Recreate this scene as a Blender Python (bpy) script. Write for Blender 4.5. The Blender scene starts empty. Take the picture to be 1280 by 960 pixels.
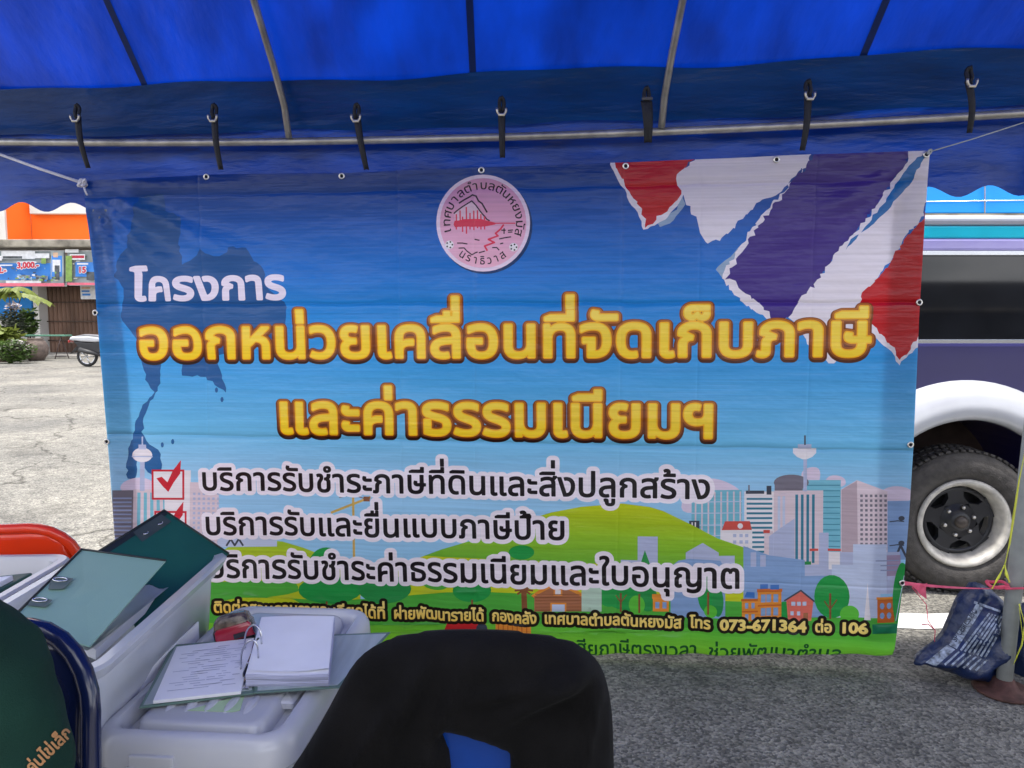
import bpy, bmesh, math, random
import numpy as np
from mathutils import Vector, Matrix
from mathutils.geometry import delaunay_2d_cdt
from mathutils.bvhtree import BVHTree
random.seed(7)
R = math.radians
S = bpy.context.scene
COL = S.collection

# ------------------------------------------------------------------ camera, sky, sun, exposure
F = 920.0; PITCH = R(5.28); CAMZ = 1.4
cam = bpy.data.cameras.new('camera'); camo = bpy.data.objects.new('camera', cam); COL.objects.link(camo)
cam.sensor_width = 36; cam.lens = F / 1280 * 36; cam.clip_end = 2000; cam.clip_start = 0.02
camo.location = (0, 0, CAMZ); camo.rotation_euler = (math.pi / 2 - PITCH, 0, 0)
S.camera = camo
SUN_EL, SUN_AZ = R(70), R(-100)          # azimuth measured from +Y towards +X
W = bpy.data.worlds.new('World'); S.world = W; W.use_nodes = True
wn = W.node_tree; wn.nodes.clear()
wo = wn.nodes.new('ShaderNodeOutputWorld'); bg = wn.nodes.new('ShaderNodeBackground')
sky = wn.nodes.new('ShaderNodeTexSky'); sky.sky_type = 'NISHITA'; sky.sun_disc = False
sky.sun_elevation = SUN_EL; sky.sun_rotation = SUN_AZ; sky.air_density = 1.0; sky.dust_density = 2.5; sky.ozone_density = 1.0
tcw = wn.nodes.new('ShaderNodeTexCoord'); nzw = wn.nodes.new('ShaderNodeTexNoise'); nzw.inputs['Scale'].default_value = 2.6; nzw.inputs['Detail'].default_value = 7
mpw = wn.nodes.new('ShaderNodeMapping'); mpw.inputs['Scale'].default_value = (1, 1, 2.5)
wn.links.new(tcw.outputs['Generated'], mpw.inputs[0]); wn.links.new(mpw.outputs[0], nzw.inputs['Vector'])
crw = wn.nodes.new('ShaderNodeValToRGB'); crw.color_ramp.elements[0].position = .40; crw.color_ramp.elements[1].position = .62
wn.links.new(nzw.outputs[0], crw.inputs[0])
mxw = wn.nodes.new('ShaderNodeMixRGB'); mxw.inputs[2].default_value = (15, 15, 15.4, 1)
wn.links.new(crw.outputs[0], mxw.inputs[0]); wn.links.new(sky.outputs[0], mxw.inputs[1])
wn.links.new(mxw.outputs[0], bg.inputs[0]); bg.inputs[1].default_value = 0.13
wn.links.new(bg.outputs[0], wo.inputs[0])
sl = bpy.data.lights.new('sun', 'SUN'); sl.energy = 3.3; sl.angle = R(4); sl.color = (1, .965, .91)
so = bpy.data.objects.new('sun', sl); COL.objects.link(so)
sdir = Vector((math.cos(SUN_EL) * math.sin(SUN_AZ), math.cos(SUN_EL) * math.cos(SUN_AZ), math.sin(SUN_EL)))
so.rotation_euler = sdir.to_track_quat('Z', 'Y').to_euler(); so.location = sdir * 30
S.view_settings.view_transform = 'Standard'; S.view_settings.look = 'None'; S.view_settings.gamma = 1
S.view_settings.use_curve_mapping = False; S.view_settings.exposure = 0.80
S.cycles.max_bounces = 10; S.cycles.diffuse_bounces = 6; S.cycles.transmission_bounces = 8

# ------------------------------------------------------------------ measuring: photo pixels (1280x960) to places
CP, SP = math.cos(PITCH), math.sin(PITCH)
def ray(px, py):
    r = (px - 640) / F; u = (480 - py) / F
    return Vector((r, CP + u * SP, -SP + u * CP))
def at(px, py, Y):
    d = ray(px, py); return Vector((0, 0, CAMZ)) + d * (Y / d.y)
def atz(px, py, z):
    d = ray(px, py); return Vector((0, 0, CAMZ)) + d * ((z - CAMZ) / d.z)

# ------------------------------------------------------------------ materials
def lin(c):
    return tuple(((x / 255) / 12.92 if x / 255 <= .04045 else ((x / 255 + .055) / 1.055) ** 2.4) for x in c)
MATS = {}
def mat(name, col, rough=.6, spec=.4, metal=0, var=.15, vscale=8, bump=0, bscale=60, trans=0, coat=0, clear=0, stretch=(1, 1, 1)):
    """principled with noise colour variation, optional bump, optional translucent share"""
    if name in MATS: return MATS[name]
    m = bpy.data.materials.new(name); m.use_nodes = True; MATS[name] = m
    nt = m.node_tree; p = nt.nodes['Principled BSDF']; out = nt.nodes['Material Output']
    p.inputs['Roughness'].default_value = rough; p.inputs['Metallic'].default_value = metal
    p.inputs['Specular IOR Level'].default_value = spec
    if coat: p.inputs['Coat Weight'].default_value = coat; p.inputs['Coat Roughness'].default_value = .08
    tc = nt.nodes.new('ShaderNodeTexCoord'); mp = nt.nodes.new('ShaderNodeMapping'); mp.inputs['Scale'].default_value = stretch
    nt.links.new(tc.outputs['Object'], mp.inputs[0])
    nz = nt.nodes.new('ShaderNodeTexNoise'); nz.inputs['Scale'].default_value = vscale; nz.inputs['Detail'].default_value = 6
    nt.links.new(mp.outputs[0], nz.inputs['Vector'])
    cr = nt.nodes.new('ShaderNodeValToRGB'); e = cr.color_ramp.elements
    e[0].position = .3; e[1].position = .7
    e[0].color = (*[max(0, c * (1 - var)) for c in col], 1); e[1].color = (*[min(1, c * (1 + var)) for c in col], 1)
    nt.links.new(nz.outputs[0], cr.inputs[0]); nt.links.new(cr.outputs[0], p.inputs['Base Color'])
    bn = None
    if bump:
        n2 = nt.nodes.new('ShaderNodeTexNoise'); n2.inputs['Scale'].default_value = bscale; n2.inputs['Detail'].default_value = 5
        nt.links.new(mp.outputs[0], n2.inputs['Vector'])
        bn = nt.nodes.new('ShaderNodeBump'); bn.inputs['Strength'].default_value = bump; bn.inputs['Distance'].default_value = .02
        nt.links.new(n2.outputs[0], bn.inputs['Height']); nt.links.new(bn.outputs[0], p.inputs['Normal'])
    if trans:
        tr = nt.nodes.new('ShaderNodeBsdfTranslucent'); nt.links.new(cr.outputs[0], tr.inputs[0])
        if bn: nt.links.new(bn.outputs[0], tr.inputs['Normal'])
        ms = nt.nodes.new('ShaderNodeMixShader'); ms.inputs[0].default_value = trans
        nt.links.new(p.outputs[0], ms.inputs[1]); nt.links.new(tr.outputs[0], ms.inputs[2]); nt.links.new(ms.outputs[0], out.inputs[0])
        if clear:
            tp = nt.nodes.new('ShaderNodeBsdfTransparent'); m3 = nt.nodes.new('ShaderNodeMixShader'); m3.inputs[0].default_value = clear
            nt.links.new(ms.outputs[0], m3.inputs[1]); nt.links.new(tp.outputs[0], m3.inputs[2]); nt.links.new(m3.outputs[0], out.inputs[0])
    return m

# ------------------------------------------------------------------ objects
def tag(o, label=None, cat=None, group=None, kind=None):
    if label: o['label'] = label
    if cat: o['category'] = cat
    if group: o['group'] = group
    if kind: o['kind'] = kind
    return o
def thing(name, label, cat, loc=(0, 0, 0), rz=0, group=None):
    o = bpy.data.objects.new(name, None); COL.objects.link(o); o.location = loc; o.rotation_euler = (0, 0, rz)
    o.empty_display_size = .1
    return tag(o, label, cat, group)
def link(name, me, parent=None):
    o = bpy.data.objects.new(name, me); COL.objects.link(o)
    if parent: o.parent = parent
    return o
class MB:
    """collects shapes into one mesh"""
    def __init__(s): s.v = []; s.f = []; s.m = []; s.sm = []; s.sharp = False
    def add(s, vs, fs, mi=0, smooth=False):
        b = len(s.v); s.v += [tuple(v) for v in vs]; s.f += [tuple(i + b for i in f) for f in fs]
        s.m += [mi] * len(fs); s.sm += [smooth] * len(fs); return s
    def box(s, c, d, bev=.004, mi=0, rot=None):
        bm = bmesh.new(); bmesh.ops.create_cube(bm, size=1)
        bmesh.ops.scale(bm, vec=d, verts=bm.verts)
        if bev: bmesh.ops.bevel(bm, geom=bm.edges[:], offset=min(bev, min(d) * .45), segments=2, affect='EDGES', profile=.6)
        if rot is not None: bmesh.ops.transform(bm, matrix=rot, verts=bm.verts)
        bmesh.ops.translate(bm, vec=c, verts=bm.verts)
        bm.verts.index_update(); s.add([v.co.copy() for v in bm.verts], [[v.index for v in f.verts] for f in bm.faces], mi); bm.free(); return s
    def tube(s, pts, r, seg=10, mi=0, cap=True, closed=False):
        pts = [Vector(p) for p in pts]; n = len(pts); vs = []; fs = []
        up = None
        for i, p in enumerate(pts):
            if closed: t = pts[(i + 1) % n] - pts[i - 1]
            else: t = pts[min(i + 1, n - 1)] - pts[max(i - 1, 0)]
            t.normalize()
            if up is None:
                a = Vector((0, 0, 1)) if abs(t.z) < .9 else Vector((1, 0, 0)); up = (a - t * a.dot(t)).normalized()
            else: up = (up - t * up.dot(t)).normalized()
            b = t.cross(up); rr = r[i] if isinstance(r, (list, tuple)) else r
            for k in range(seg):
                a = 2 * math.pi * k / seg; vs.append(p + up * math.cos(a) * rr + b * math.sin(a) * rr)
        for i in range(n if closed else n - 1):
            j = (i + 1) % n
            for k in range(seg):
                fs.append((i * seg + k, i * seg + (k + 1) % seg, j * seg + (k + 1) % seg, j * seg + k))
        if cap and not closed: fs += [tuple(range(seg - 1, -1, -1)), tuple(range((n - 1) * seg, n * seg))]
        return s.add(vs, fs, mi, True)
    def lathe(s, prof, seg=32, mi=0, M=None, smooth=True):
        """profile [(r, h)] turned about local Z"""
        vs = []; fs = []; n = len(prof)
        for k in range(seg):
            a = 2 * math.pi * k / seg
            for r, h in prof: vs.append(Vector((r * math.cos(a), r * math.sin(a), h)))
        for k in range(seg):
            j = (k + 1) % seg
            for i in range(n - 1): fs.append((k * n + i, j * n + i, j * n + i + 1, k * n + i + 1))
        if M is not None: vs = [M @ v for v in vs]
        return s.add(vs, fs, mi, smooth)
    def grid(s, fn, nu, nv, mi=0, smooth=True):
        vs = [fn(i / nu, j / nv) for j in range(nv + 1) for i in range(nu + 1)]
        fs = [(j * (nu + 1) + i, j * (nu + 1) + i + 1, (j + 1) * (nu + 1) + i + 1, (j + 1) * (nu + 1) + i) for j in range(nv) for i in range(nu)]
        return s.add(vs, fs, mi, smooth)
    def prism(s, poly, fn, t0, t1, mi=0):
        """2D polygon extruded: fn(a, b, t) gives the place"""
        n = len(poly); vs = [fn(a, b, t0) for a, b in poly] + [fn(a, b, t1) for a, b in poly]
        fs = [tuple(range(n - 1, -1, -1)), tuple(range(n, 2 * n))] + [(i, (i + 1) % n, (i + 1) % n + n, i + n) for i in range(n)]
        return s.add(vs, fs, mi)
    def build(s, name, mats, parent=None, bev=0, sub=0, solid=0, loc=None):
        me = bpy.data.meshes.new(name); me.from_pydata(s.v, [], s.f)
        for m in (mats if isinstance(mats, (list, tuple)) else [mats]): me.materials.append(m)
        me.polygons.foreach_set('material_index', s.m); me.polygons.foreach_set('use_smooth', s.sm)
        bm = bmesh.new(); bm.from_mesh(me); bmesh.ops.recalc_face_normals(bm, faces=bm.faces[:]); bm.to_mesh(me); bm.free()
        me.update()
        if s.sharp: me.set_sharp_from_angle(angle=R(40))
        o = link(name, me, parent)
        if solid:
            md = o.modifiers.new('thickness', 'SOLIDIFY'); md.thickness = solid; md.offset = 0
        if bev:
            md = o.modifiers.new('bevel', 'BEVEL'); md.width = bev; md.segments = 2; md.limit_method = 'ANGLE'
        if sub:
            md = o.modifiers.new('sub', 'SUBSURF'); md.levels = sub; md.render_levels = sub
        if loc is not None: o.location = loc
        return o
def origin_to(o, p):
    """move a mesh object's origin without moving the mesh"""
    p = Vector(p); o.data.transform(Matrix.Translation(-p)); o.location = p; return o
def attach(o, parent):
    """parent a world-placed mesh without moving it"""
    o.parent = parent; bpy.context.view_layer.update(); o.matrix_parent_inverse = parent.matrix_world.inverted(); return o
def copy_tree(o, parent=None):
    c = o.copy(); COL.objects.link(c); c.parent = parent
    for ch in list(o.children): copy_tree(ch, c)
    return c
def rrect(hx, hy, r, n=6):
    pts = []
    for cx, cy, a0 in ((hx - r, hy - r, 0), (-hx + r, hy - r, 90), (-hx + r, -hy + r, 180), (hx - r, -hy + r, 270)):
        for k in range(n + 1):
            a = R(a0 + 90 * k / n); pts.append((cx + r * math.cos(a), cy + r * math.sin(a)))
    return pts
def loft(levels, cap0=True, cap1=True, mb=None, mi=0):
    """levels [(z, half x, half y, corner radius)] of rounded rectangles"""
    mb = mb or MB(); mb.sharp = True; vs = []; n = 28
    for z, hx, hy, r in levels: vs += [(x, y, z) for x, y in rrect(hx, hy, r)]
    fs = []
    for i in range(len(levels) - 1):
        for k in range(n): fs.append((i * n + k, i * n + (k + 1) % n, (i + 1) * n + (k + 1) % n, (i + 1) * n + k))
    if cap0: fs.append(tuple(range(n - 1, -1, -1)))
    if cap1: fs.append(tuple(range((len(levels) - 1) * n, len(levels) * n)))
    return mb.add(vs, fs, mi, True)
def poly_dist(P, loop):
    A = np.array(loop); B = np.roll(A, -1, 0); d = np.full(len(P), 1e9)
    for a, b in zip(A, B):
        ab = b - a; t = np.clip(((P - a) @ ab) / max(ab @ ab, 1e-12), 0, 1); q = a + t[:, None] * ab
        d = np.minimum(d, np.hypot(P[:, 0] - q[:, 0], P[:, 1] - q[:, 1]))
    return d
def inside(P, loops):
    """even-odd, P (n,2)"""
    r = np.zeros(len(P), bool)
    for L in loops:
        A = np.asarray(L); B = np.roll(A, -1, 0)
        for c in range(0, len(P), 4000):
            p = P[c:c + 4000]; y = p[:, 1][:, None]; x = p[:, 0][:, None]
            cr = (A[:, 1] > y) != (B[:, 1] > y)
            with np.errstate(divide='ignore', invalid='ignore'):
                xi = A[:, 0] + (y - A[:, 1]) * (B[:, 0] - A[:, 0]) / (B[:, 1] - A[:, 1])
            r[c:c + 4000] ^= (np.sum(cr & (x < xi), 1) % 2).astype(bool)
    return r
def resample(loop, step):
    out = []; n = len(loop)
    for i in range(n):
        a = np.array(loop[i]); b = np.array(loop[(i + 1) % n]); k = max(1, int(np.hypot(*(b - a)) / step))
        out += [tuple(a + (b - a) * j / k) for j in range(k)]
    return out
def smooth_loop(loop, it=2):
    for _ in range(it):
        n = len(loop); o = []
        for i in range(n):
            a = np.array(loop[i]); b = np.array(loop[(i + 1) % n]); o += [tuple(a * .75 + b * .25), tuple(a * .25 + b * .75)]
        loop = o
    return loop
def tri_region(loops, step):
    """triangulate a 2D region with interior grid points; loops[0] outer, others holes"""
    lp = [resample(l, step) for l in loops]; vs = []; es = []
    for l in lp:
        b = len(vs); vs += l; es += [(b + i, b + (i + 1) % len(l)) for i in range(len(l))]
    A = np.array(lp[0]); mn, mx = A.min(0), A.max(0)
    gx, gy = np.meshgrid(np.arange(mn[0] + step / 2, mx[0], step), np.arange(mn[1] + step / 2, mx[1], step)); G = np.c_[gx.ravel(), gy.ravel()]
    G = G[inside(G, lp)]; dd = np.min([poly_dist(G, l) for l in lp], 0); G = G[dd > step * .45]
    vs += [tuple(g) for g in G]
    V, E, Fc, *_ = delaunay_2d_cdt([Vector(v) for v in vs], es, [], 0, 1e-7)
    V = np.array([tuple(v) for v in V]); T = np.array(Fc); C = V[T].mean(1); T = T[inside(C, lp)]
    d = np.min([poly_dist(V, l) for l in lp], 0)
    return V, T, d
def inflate(loops, place, R0, T0, step, wr=None, mb=None, mi=0):
    """a cushion-like solid over a 2D region; place(a, b, h) gives 3D; wr adds wrinkles to h on the front"""
    V, T, d = tri_region(loops, step); h = T0 * np.sqrt(np.clip(1 - (1 - np.clip(d / R0, 0, 1)) ** 2, 0, 1))
    n = len(V); mb = mb or MB()
    fr = [place(a, b, hh + (wr(a, b) * min(1, hh / T0) if wr else 0)) for (a, b), hh in zip(V, h)]
    bk = [place(a, b, -hh) for (a, b), hh in zip(V, h)]
    idx = [i if d[i] < 1e-6 else i + n for i in range(n)]
    fs = [tuple(t) for t in T] + [(idx[t[2]], idx[t[1]], idx[t[0]]) for t in T]
    return mb.add(fr + bk, fs, mi, True)

# ------------------------------------------------------------------ lettering: glyph outlines from Blender's own font
GL = {}
ABOVE = set('\u0e31\u0e34\u0e35\u0e36\u0e37\u0e47\u0e4d'); TONE = set('\u0e48\u0e49\u0e4a\u0e4b\u0e4c')
def raw_outline(body):
    c = bpy.data.curves.new('t', 'FONT'); c.body = body; c.resolution_u = 4
    o = bpy.data.objects.new('t', c); COL.objects.link(o); bpy.context.view_layer.update()
    cc = o.to_curve(bpy.context.evaluated_depsgraph_get()); loops = []
    for sp in cc.splines:
        bp = sp.bezier_points; L = []; n = len(bp)
        for i in range(n):
            a, b = bp[i], bp[(i + 1) % n]
            p0, p1, p2, p3 = [np.array(q[:2]) for q in (a.co, a.handle_right, b.handle_left, b.co)]
            flat = abs(np.cross(p1 - p0, p3 - p0)) + abs(np.cross(p2 - p0, p3 - p0)) < 1e-5
            for t in ([0] if flat else [0, .25, .5, .75]):
                L.append(tuple(p0 * (1 - t) ** 3 + 3 * p1 * t * (1 - t) ** 2 + 3 * p2 * t * t * (1 - t) + p3 * t ** 3))
        if len(L) > 2: loops.append(L)
    o.to_curve_clear(); bpy.data.objects.remove(o); bpy.data.curves.remove(c)
    return loops
BAR0 = min(p[0] for l in raw_outline('|') for p in l)
def glyph(ch):
    if ch not in GL:
        both = raw_outline(ch + '|'); adv = min(p[0] for p in both[-1]) - BAR0
        GL[ch] = (both[:-1], adv)
    return GL[ch]
def layout(s, track=0.0):
    """list of loops in em units and total advance; tone marks are lifted over upper vowels"""
    x = 0; out = []; prev = ''; items = []
    for i, ch in enumerate(s):
        if ch == ' ': x += .26; prev = ch; items.append([]); continue
        loops, adv = glyph(ch); dy = 0
        if ch in TONE and (prev in ABOVE or (i + 1 < len(s) and s[i + 1] == '\u0e33')): dy = .2
        cur = [[(px + x, py + dy) for px, py in l] for l in loops]; out += cur
        x += adv + (track if adv > .02 else 0); prev = ch
    return out, x
def winding_raster(loops, x0, y0, nx, ny, h):
    wg = np.zeros((ny, nx + 1))
    for L in loops:
        A = np.array(L); B = np.roll(A, -1, 0)
        for a, b in zip(A, B):
            if a[1] == b[1]: continue
            sgn = 1 if b[1] > a[1] else -1; lo, hi = min(a[1], b[1]), max(a[1], b[1])
            j0 = max(0, math.ceil((lo - y0) / h)); j1 = min(ny - 1, math.ceil((hi - y0) / h) - 1)
            if j1 < j0: continue
            ys = y0 + np.arange(j0, j1 + 1) * h; xs = a[0] + (ys - a[1]) * (b[0] - a[0]) / (b[1] - a[1])
            np.add.at(wg, (np.arange(j0, j1 + 1), np.clip(np.ceil((xs - x0) / h).astype(int), 0, nx)), sgn)
    return np.cumsum(wg, 1)[:, :nx] != 0
def sdf(loops, rmax, h):
    P = np.concatenate([np.array(l) for l in loops]); x0, y0 = P.min(0) - rmax - 3 * h; x1, y1 = P.max(0) + rmax + 3 * h
    nx, ny = int((x1 - x0) / h) + 1, int((y1 - y0) / h) + 1; D = np.full((ny, nx), rmax + 2 * h); X = x0 + np.arange(nx) * h; Y = y0 + np.arange(ny) * h
    for L in loops:
        A = np.array(L); B = np.roll(A, -1, 0)
        for a, b in zip(A, B):
            i0, i1 = int((min(a[0], b[0]) - rmax - h - x0) / h), int((max(a[0], b[0]) + rmax + h - x0) / h) + 2
            j0, j1 = int((min(a[1], b[1]) - rmax - h - y0) / h), int((max(a[1], b[1]) + rmax + h - y0) / h) + 2
            i0 = max(i0, 0); j0 = max(j0, 0); xx = X[i0:i1][None, :]; yy = Y[j0:j1][:, None]
            dx, dy = b - a; l2 = dx * dx + dy * dy
            if l2 < 1e-14: continue
            t = np.clip(((xx - a[0]) * dx + (yy - a[1]) * dy) / l2, 0, 1)
            D[j0:j1, i0:i1] = np.minimum(D[j0:j1, i0:i1], np.hypot(xx - a[0] - t * dx, yy - a[1] - t * dy))
    ins = winding_raster(loops, x0, y0, nx, ny, h); D[ins] *= -1
    return D, x0, y0, h
def contour(field, level):
    D, x0, y0, h = field; G = D - level; G = np.where(np.abs(G) < 1e-9, 1e-9, G); s = G > 0
    code = s[:-1, :-1] * 1 + s[:-1, 1:] * 2 + s[1:, 1:] * 4 + s[1:, :-1] * 8
    nxt = {}
    TB = {1: [(3, 0)], 2: [(0, 1)], 3: [(3, 1)], 4: [(1, 2)], 5: [(3, 2), (1, 0)], 6: [(0, 2)], 7: [(3, 2)], 8: [(2, 3)], 9: [(2, 0)], 10: [(0, 3), (2, 1)], 11: [(2, 1)], 12: [(1, 3)], 13: [(1, 0)], 14: [(0, 3)]}
    def key(i, j, e):
        return (0, i, j) if e == 0 else (1, i + 1, j) if e == 1 else (0, i, j + 1) if e == 2 else (1, i, j)
    for j, i in zip(*np.nonzero((code > 0) & (code < 15))):
        for a, b in TB[int(code[j, i])]: nxt.setdefault(key(i, j, a), []).append(key(i, j, b))
    def pt(k):
        o, i, j = k
        if o == 0: a, b = G[j, i], G[j, i + 1]; return (x0 + (i + a / (a - b)) * h, y0 + j * h)
        a, b = G[j, i], G[j + 1, i]; return (x0 + i * h, y0 + (j + a / (a - b)) * h)
    loops = []
    while nxt:
        k0 = next(iter(nxt)); L = []; k = k0
        while k in nxt:
            L.append(pt(k)); l = nxt[k]; k2 = l.pop()
            if not l: del nxt[k]
            k = k2
        if len(L) > 3: loops.append(simplify(L, h * .13))
    return [l for l in loops if len(l) > 2]
def simplify(L, tol):
    P = np.array(L); n = len(P); far = int(np.argmax(np.hypot(*(P - P[0]).T))); keep = np.zeros(n + 1, bool); Q = np.vstack([P, P[:1]])
    keep[[0, far, n]] = True; st = [(0, far), (far, n)]
    while st:
        a, b = st.pop()
        if b - a < 2: continue
        ab = Q[b] - Q[a]; l = np.hypot(*ab); seg = Q[a + 1:b] - Q[a]
        d = np.abs(seg[:, 0] * ab[1] - seg[:, 1] * ab[0]) / l if l > 1e-12 else np.hypot(*seg.T)
        m = int(np.argmax(d))
        if d[m] > tol: keep[a + 1 + m] = True; st += [(a, a + 1 + m), (a + 1 + m, b)]
    return [tuple(q) for q in Q[:n][keep[:n]]]
def clean_text(s, size, d, h):
    """outline loops of a string at a given em size, thickened by d"""
    loops, w = layout(s); loops = [[(x * size, y * size) for x, y in l] for l in loops]
    return contour(sdf(loops, d + 2 * h, h), d), w * size
def fill_loops(loops, place, mb, mi=0):
    """triangulated flat lettering"""
    vs = []; es = []
    for l in loops:
        b = len(vs); vs += [Vector(p) for p in l]; es += [(b + i, b + (i + 1) % len(l)) for i in range(len(l))]
    V, E, Fc, *_ = delaunay_2d_cdt(vs, es, [], 0, 1e-7); V = np.array([tuple(v) for v in V]); T = np.array(Fc); T = T[inside(V[T].mean(1), loops)]
    mb.add([place(a, b) for a, b in V], [tuple(int(i) for i in t) for t in T], mi)
    return mb

# ------------------------------------------------------------------ ground and road
def ground_mat():
    m = bpy.data.materials.new('asphalt'); m.use_nodes = True; nt = m.node_tree; p = nt.nodes['Principled BSDF']; N = nt.nodes.new; L = nt.links.new
    tc = N('ShaderNodeTexCoord')
    def noise(sc, det=4):
        n = N('ShaderNodeTexNoise'); n.inputs['Scale'].default_value = sc; n.inputs['Detail'].default_value = det; L(tc.outputs['Object'], n.inputs['Vector']); return n
    big = noise(.6, 5); mid = noise(9, 4); fine = N('ShaderNodeTexVoronoi'); fine.inputs['Scale'].default_value = 95; L(tc.outputs['Object'], fine.inputs['Vector'])
    r1 = N('ShaderNodeValToRGB'); e = r1.color_ramp.elements; e[0].position = .25; e[0].color = (.125, .122, .113, 1); e[1].position = .75; e[1].color = (.245, .24, .224, 1); L(mid.outputs[0], r1.inputs[0])
    r2 = N('ShaderNodeValToRGB'); e = r2.color_ramp.elements; e[0].position = 0; e[0].color = (.45, .45, .45, 1); e[1].position = 1; e[1].color = (1.55, 1.52, 1.45, 1)
    sp = N('ShaderNodeSeparateColor'); L(fine.outputs['Color'], sp.inputs[0]); L(sp.outputs[0], r2.inputs[0])
    mx = N('ShaderNodeMixRGB'); mx.blend_type = 'MULTIPLY'; mx.inputs[0].default_value = 1; L(r1.outputs[0], mx.inputs[1]); L(r2.outputs[0], mx.inputs[2])
    r3 = N('ShaderNodeValToRGB'); e = r3.color_ramp.elements; e[0].position = .32; e[0].color = (.68, .68, .68, 1); e[1].position = .66; e[1].color = (1.28, 1.25, 1.18, 1); L(big.outputs[0], r3.inputs[0])
    mx2 = N('ShaderNodeMixRGB'); mx2.blend_type = 'MULTIPLY'; mx2.inputs[0].default_value = 1; L(mx.outputs[0], mx2.inputs[1]); L(r3.outputs[0], mx2.inputs[2])
    # cracks
    dn = noise(1.4, 6); ad = N('ShaderNodeMixRGB'); ad.blend_type = 'ADD'; ad.inputs[0].default_value = .9; L(tc.outputs['Object'], ad.inputs[1]); L(dn.outputs['Color'], ad.inputs[2])
    vc = N('ShaderNodeTexVoronoi'); vc.feature = 'DISTANCE_TO_EDGE'; vc.inputs['Scale'].default_value = .33; L(ad.outputs[0], vc.inputs['Vector'])
    rc = N('ShaderNodeValToRGB'); e = rc.color_ramp.elements; e[0].position = .001; e[0].color = (.28, .27, .25, 1); e[1].position = .006; e[1].color = (1, 1, 1, 1); L(vc.outputs[0], rc.inputs[0])
    mx3 = N('ShaderNodeMixRGB'); mx3.blend_type = 'MULTIPLY'; mx3.inputs[0].default_value = 1; L(mx2.outputs[0], mx3.inputs[1]); L(rc.outputs[0], mx3.inputs[2])
    st = noise(1.1, 7); rs = N('ShaderNodeValToRGB'); e = rs.color_ramp.elements; e[0].position = .30; e[0].color = (.66, .655, .65, 1); e[1].position = .43; e[1].color = (1, 1, 1, 1); L(st.outputs[0], rs.inputs[0])
    mx4 = N('ShaderNodeMixRGB'); mx4.blend_type = 'MULTIPLY'; mx4.inputs[0].default_value = 1; L(mx3.outputs[0], mx4.inputs[1]); L(rs.outputs[0], mx4.inputs[2])
    L(mx4.outputs[0], p.inputs['Base Color']); p.inputs['Roughness'].default_value = .9
    b = N('ShaderNodeBump'); b.inputs['Strength'].default_value = .6; b.inputs['Distance'].default_value = .01; L(fine.outputs[0], b.inputs['Height']); L(b.outputs[0], p.inputs['Normal'])
    return m
g = MB(); g.add([(-120, -60, 0), (120, -60, 0), (120, 250, 0), (-120, 250, 0)], [(0, 1, 2, 3)])
tag(g.build('ground', ground_mat()), kind='structure')
rl = MB(); rl.grid(lambda u, v: Vector((-1.5 + 9 * u, 3.22 + .17 * v + .005 * math.sin(u * 300 + v * 9) - .01 * u * 9, .004)), 200, 2)
tag(rl.build('road_marking', mat('road_paint', (.72, .72, .69), .7, var=.2, vscale=18)), kind='structure')
apron = MB(); apron.box((-24, 26.0, .03), (34, 2.2, .06), .01)
tag(apron.build('pavement', mat('apron', (.33, .31, .28), .9, var=.25, vscale=2)), kind='structure')

# ------------------------------------------------------------------ printed banner
BA, BB = 2.8833, -.1223; BK = math.sqrt(1 + BB * BB)
def bp(px, py):
    d = ray(px, py); t = BA / (d.y - BB * d.x); return (d.x * t * BK, CAMZ + d.z * t)
def pl(L): return [bp(*p) for p in L]
fa, fb = bp(150, 820), bp(1110, 822)
def foldz(s): return fa[1] + (fb[1] - fa[1]) * (s - fa[0]) / (fb[0] - fa[0]) + .03
TLc, TRc = bp(103, 226), bp(1163, 188)
def wrinkle(s, t):
    dx, dz = s - TLc[0], TLc[1] - t; r = math.hypot(dx, dz); a = math.atan2(dz, dx)
    w = .017 * math.exp(-r / .7) * math.sin(a * 17) * min(1, r / .2) + .004 * math.exp(-r / .9) * math.sin(a * 29 + 1) * min(1, r / .2)
    dx2, dz2 = TRc[0] - s, TRc[1] - t; r2 = math.hypot(dx2, dz2); a2 = math.atan2(dz2, dx2)
    w += .010 * math.exp(-r2 / .5) * math.sin(a2 * 15) * min(1, r2 / .2)
    w += .010 * math.sin(s * 2.1 + .4) * math.sin((t - .1) * 1.6) + .003 * math.sin(s * 9 + 2 * t) + .002 * math.sin(s * 17 - 5 * t)
    low = max(0, 1 - t / .7); w += low * .006 * math.sin(s * 23 + 3 * t) + low * low * .006 * math.sin(s * 41)
    # sag of the top edge folds
    w += .0035 * math.exp(-((t - (TLc[1] - .13)) / .03) ** 2)
    return w
def bsurf(s, t, off=0):
    """place on the cloth; below the fold the sheet turns under and lies back on the ground"""
    z0 = foldz(s); w = wrinkle(s, t) + off; back = 0; z = t
    if t < z0:
        e = z0 - t; r = .03
        if e < r * math.pi / 2: z = z0 - r * math.sin(e / r); back = r * (1 - math.cos(e / r))
        else: z = z0 - r - .12 * (e - r * math.pi / 2); back = r + (e - r * math.pi / 2)
    x = s / BK; y = BA + BB * x; n = Vector((BB, -1, 0)) / BK
    p = Vector((x, y, z)) + n * (w - back); p.z = max(p.z, .012); return p

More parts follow.
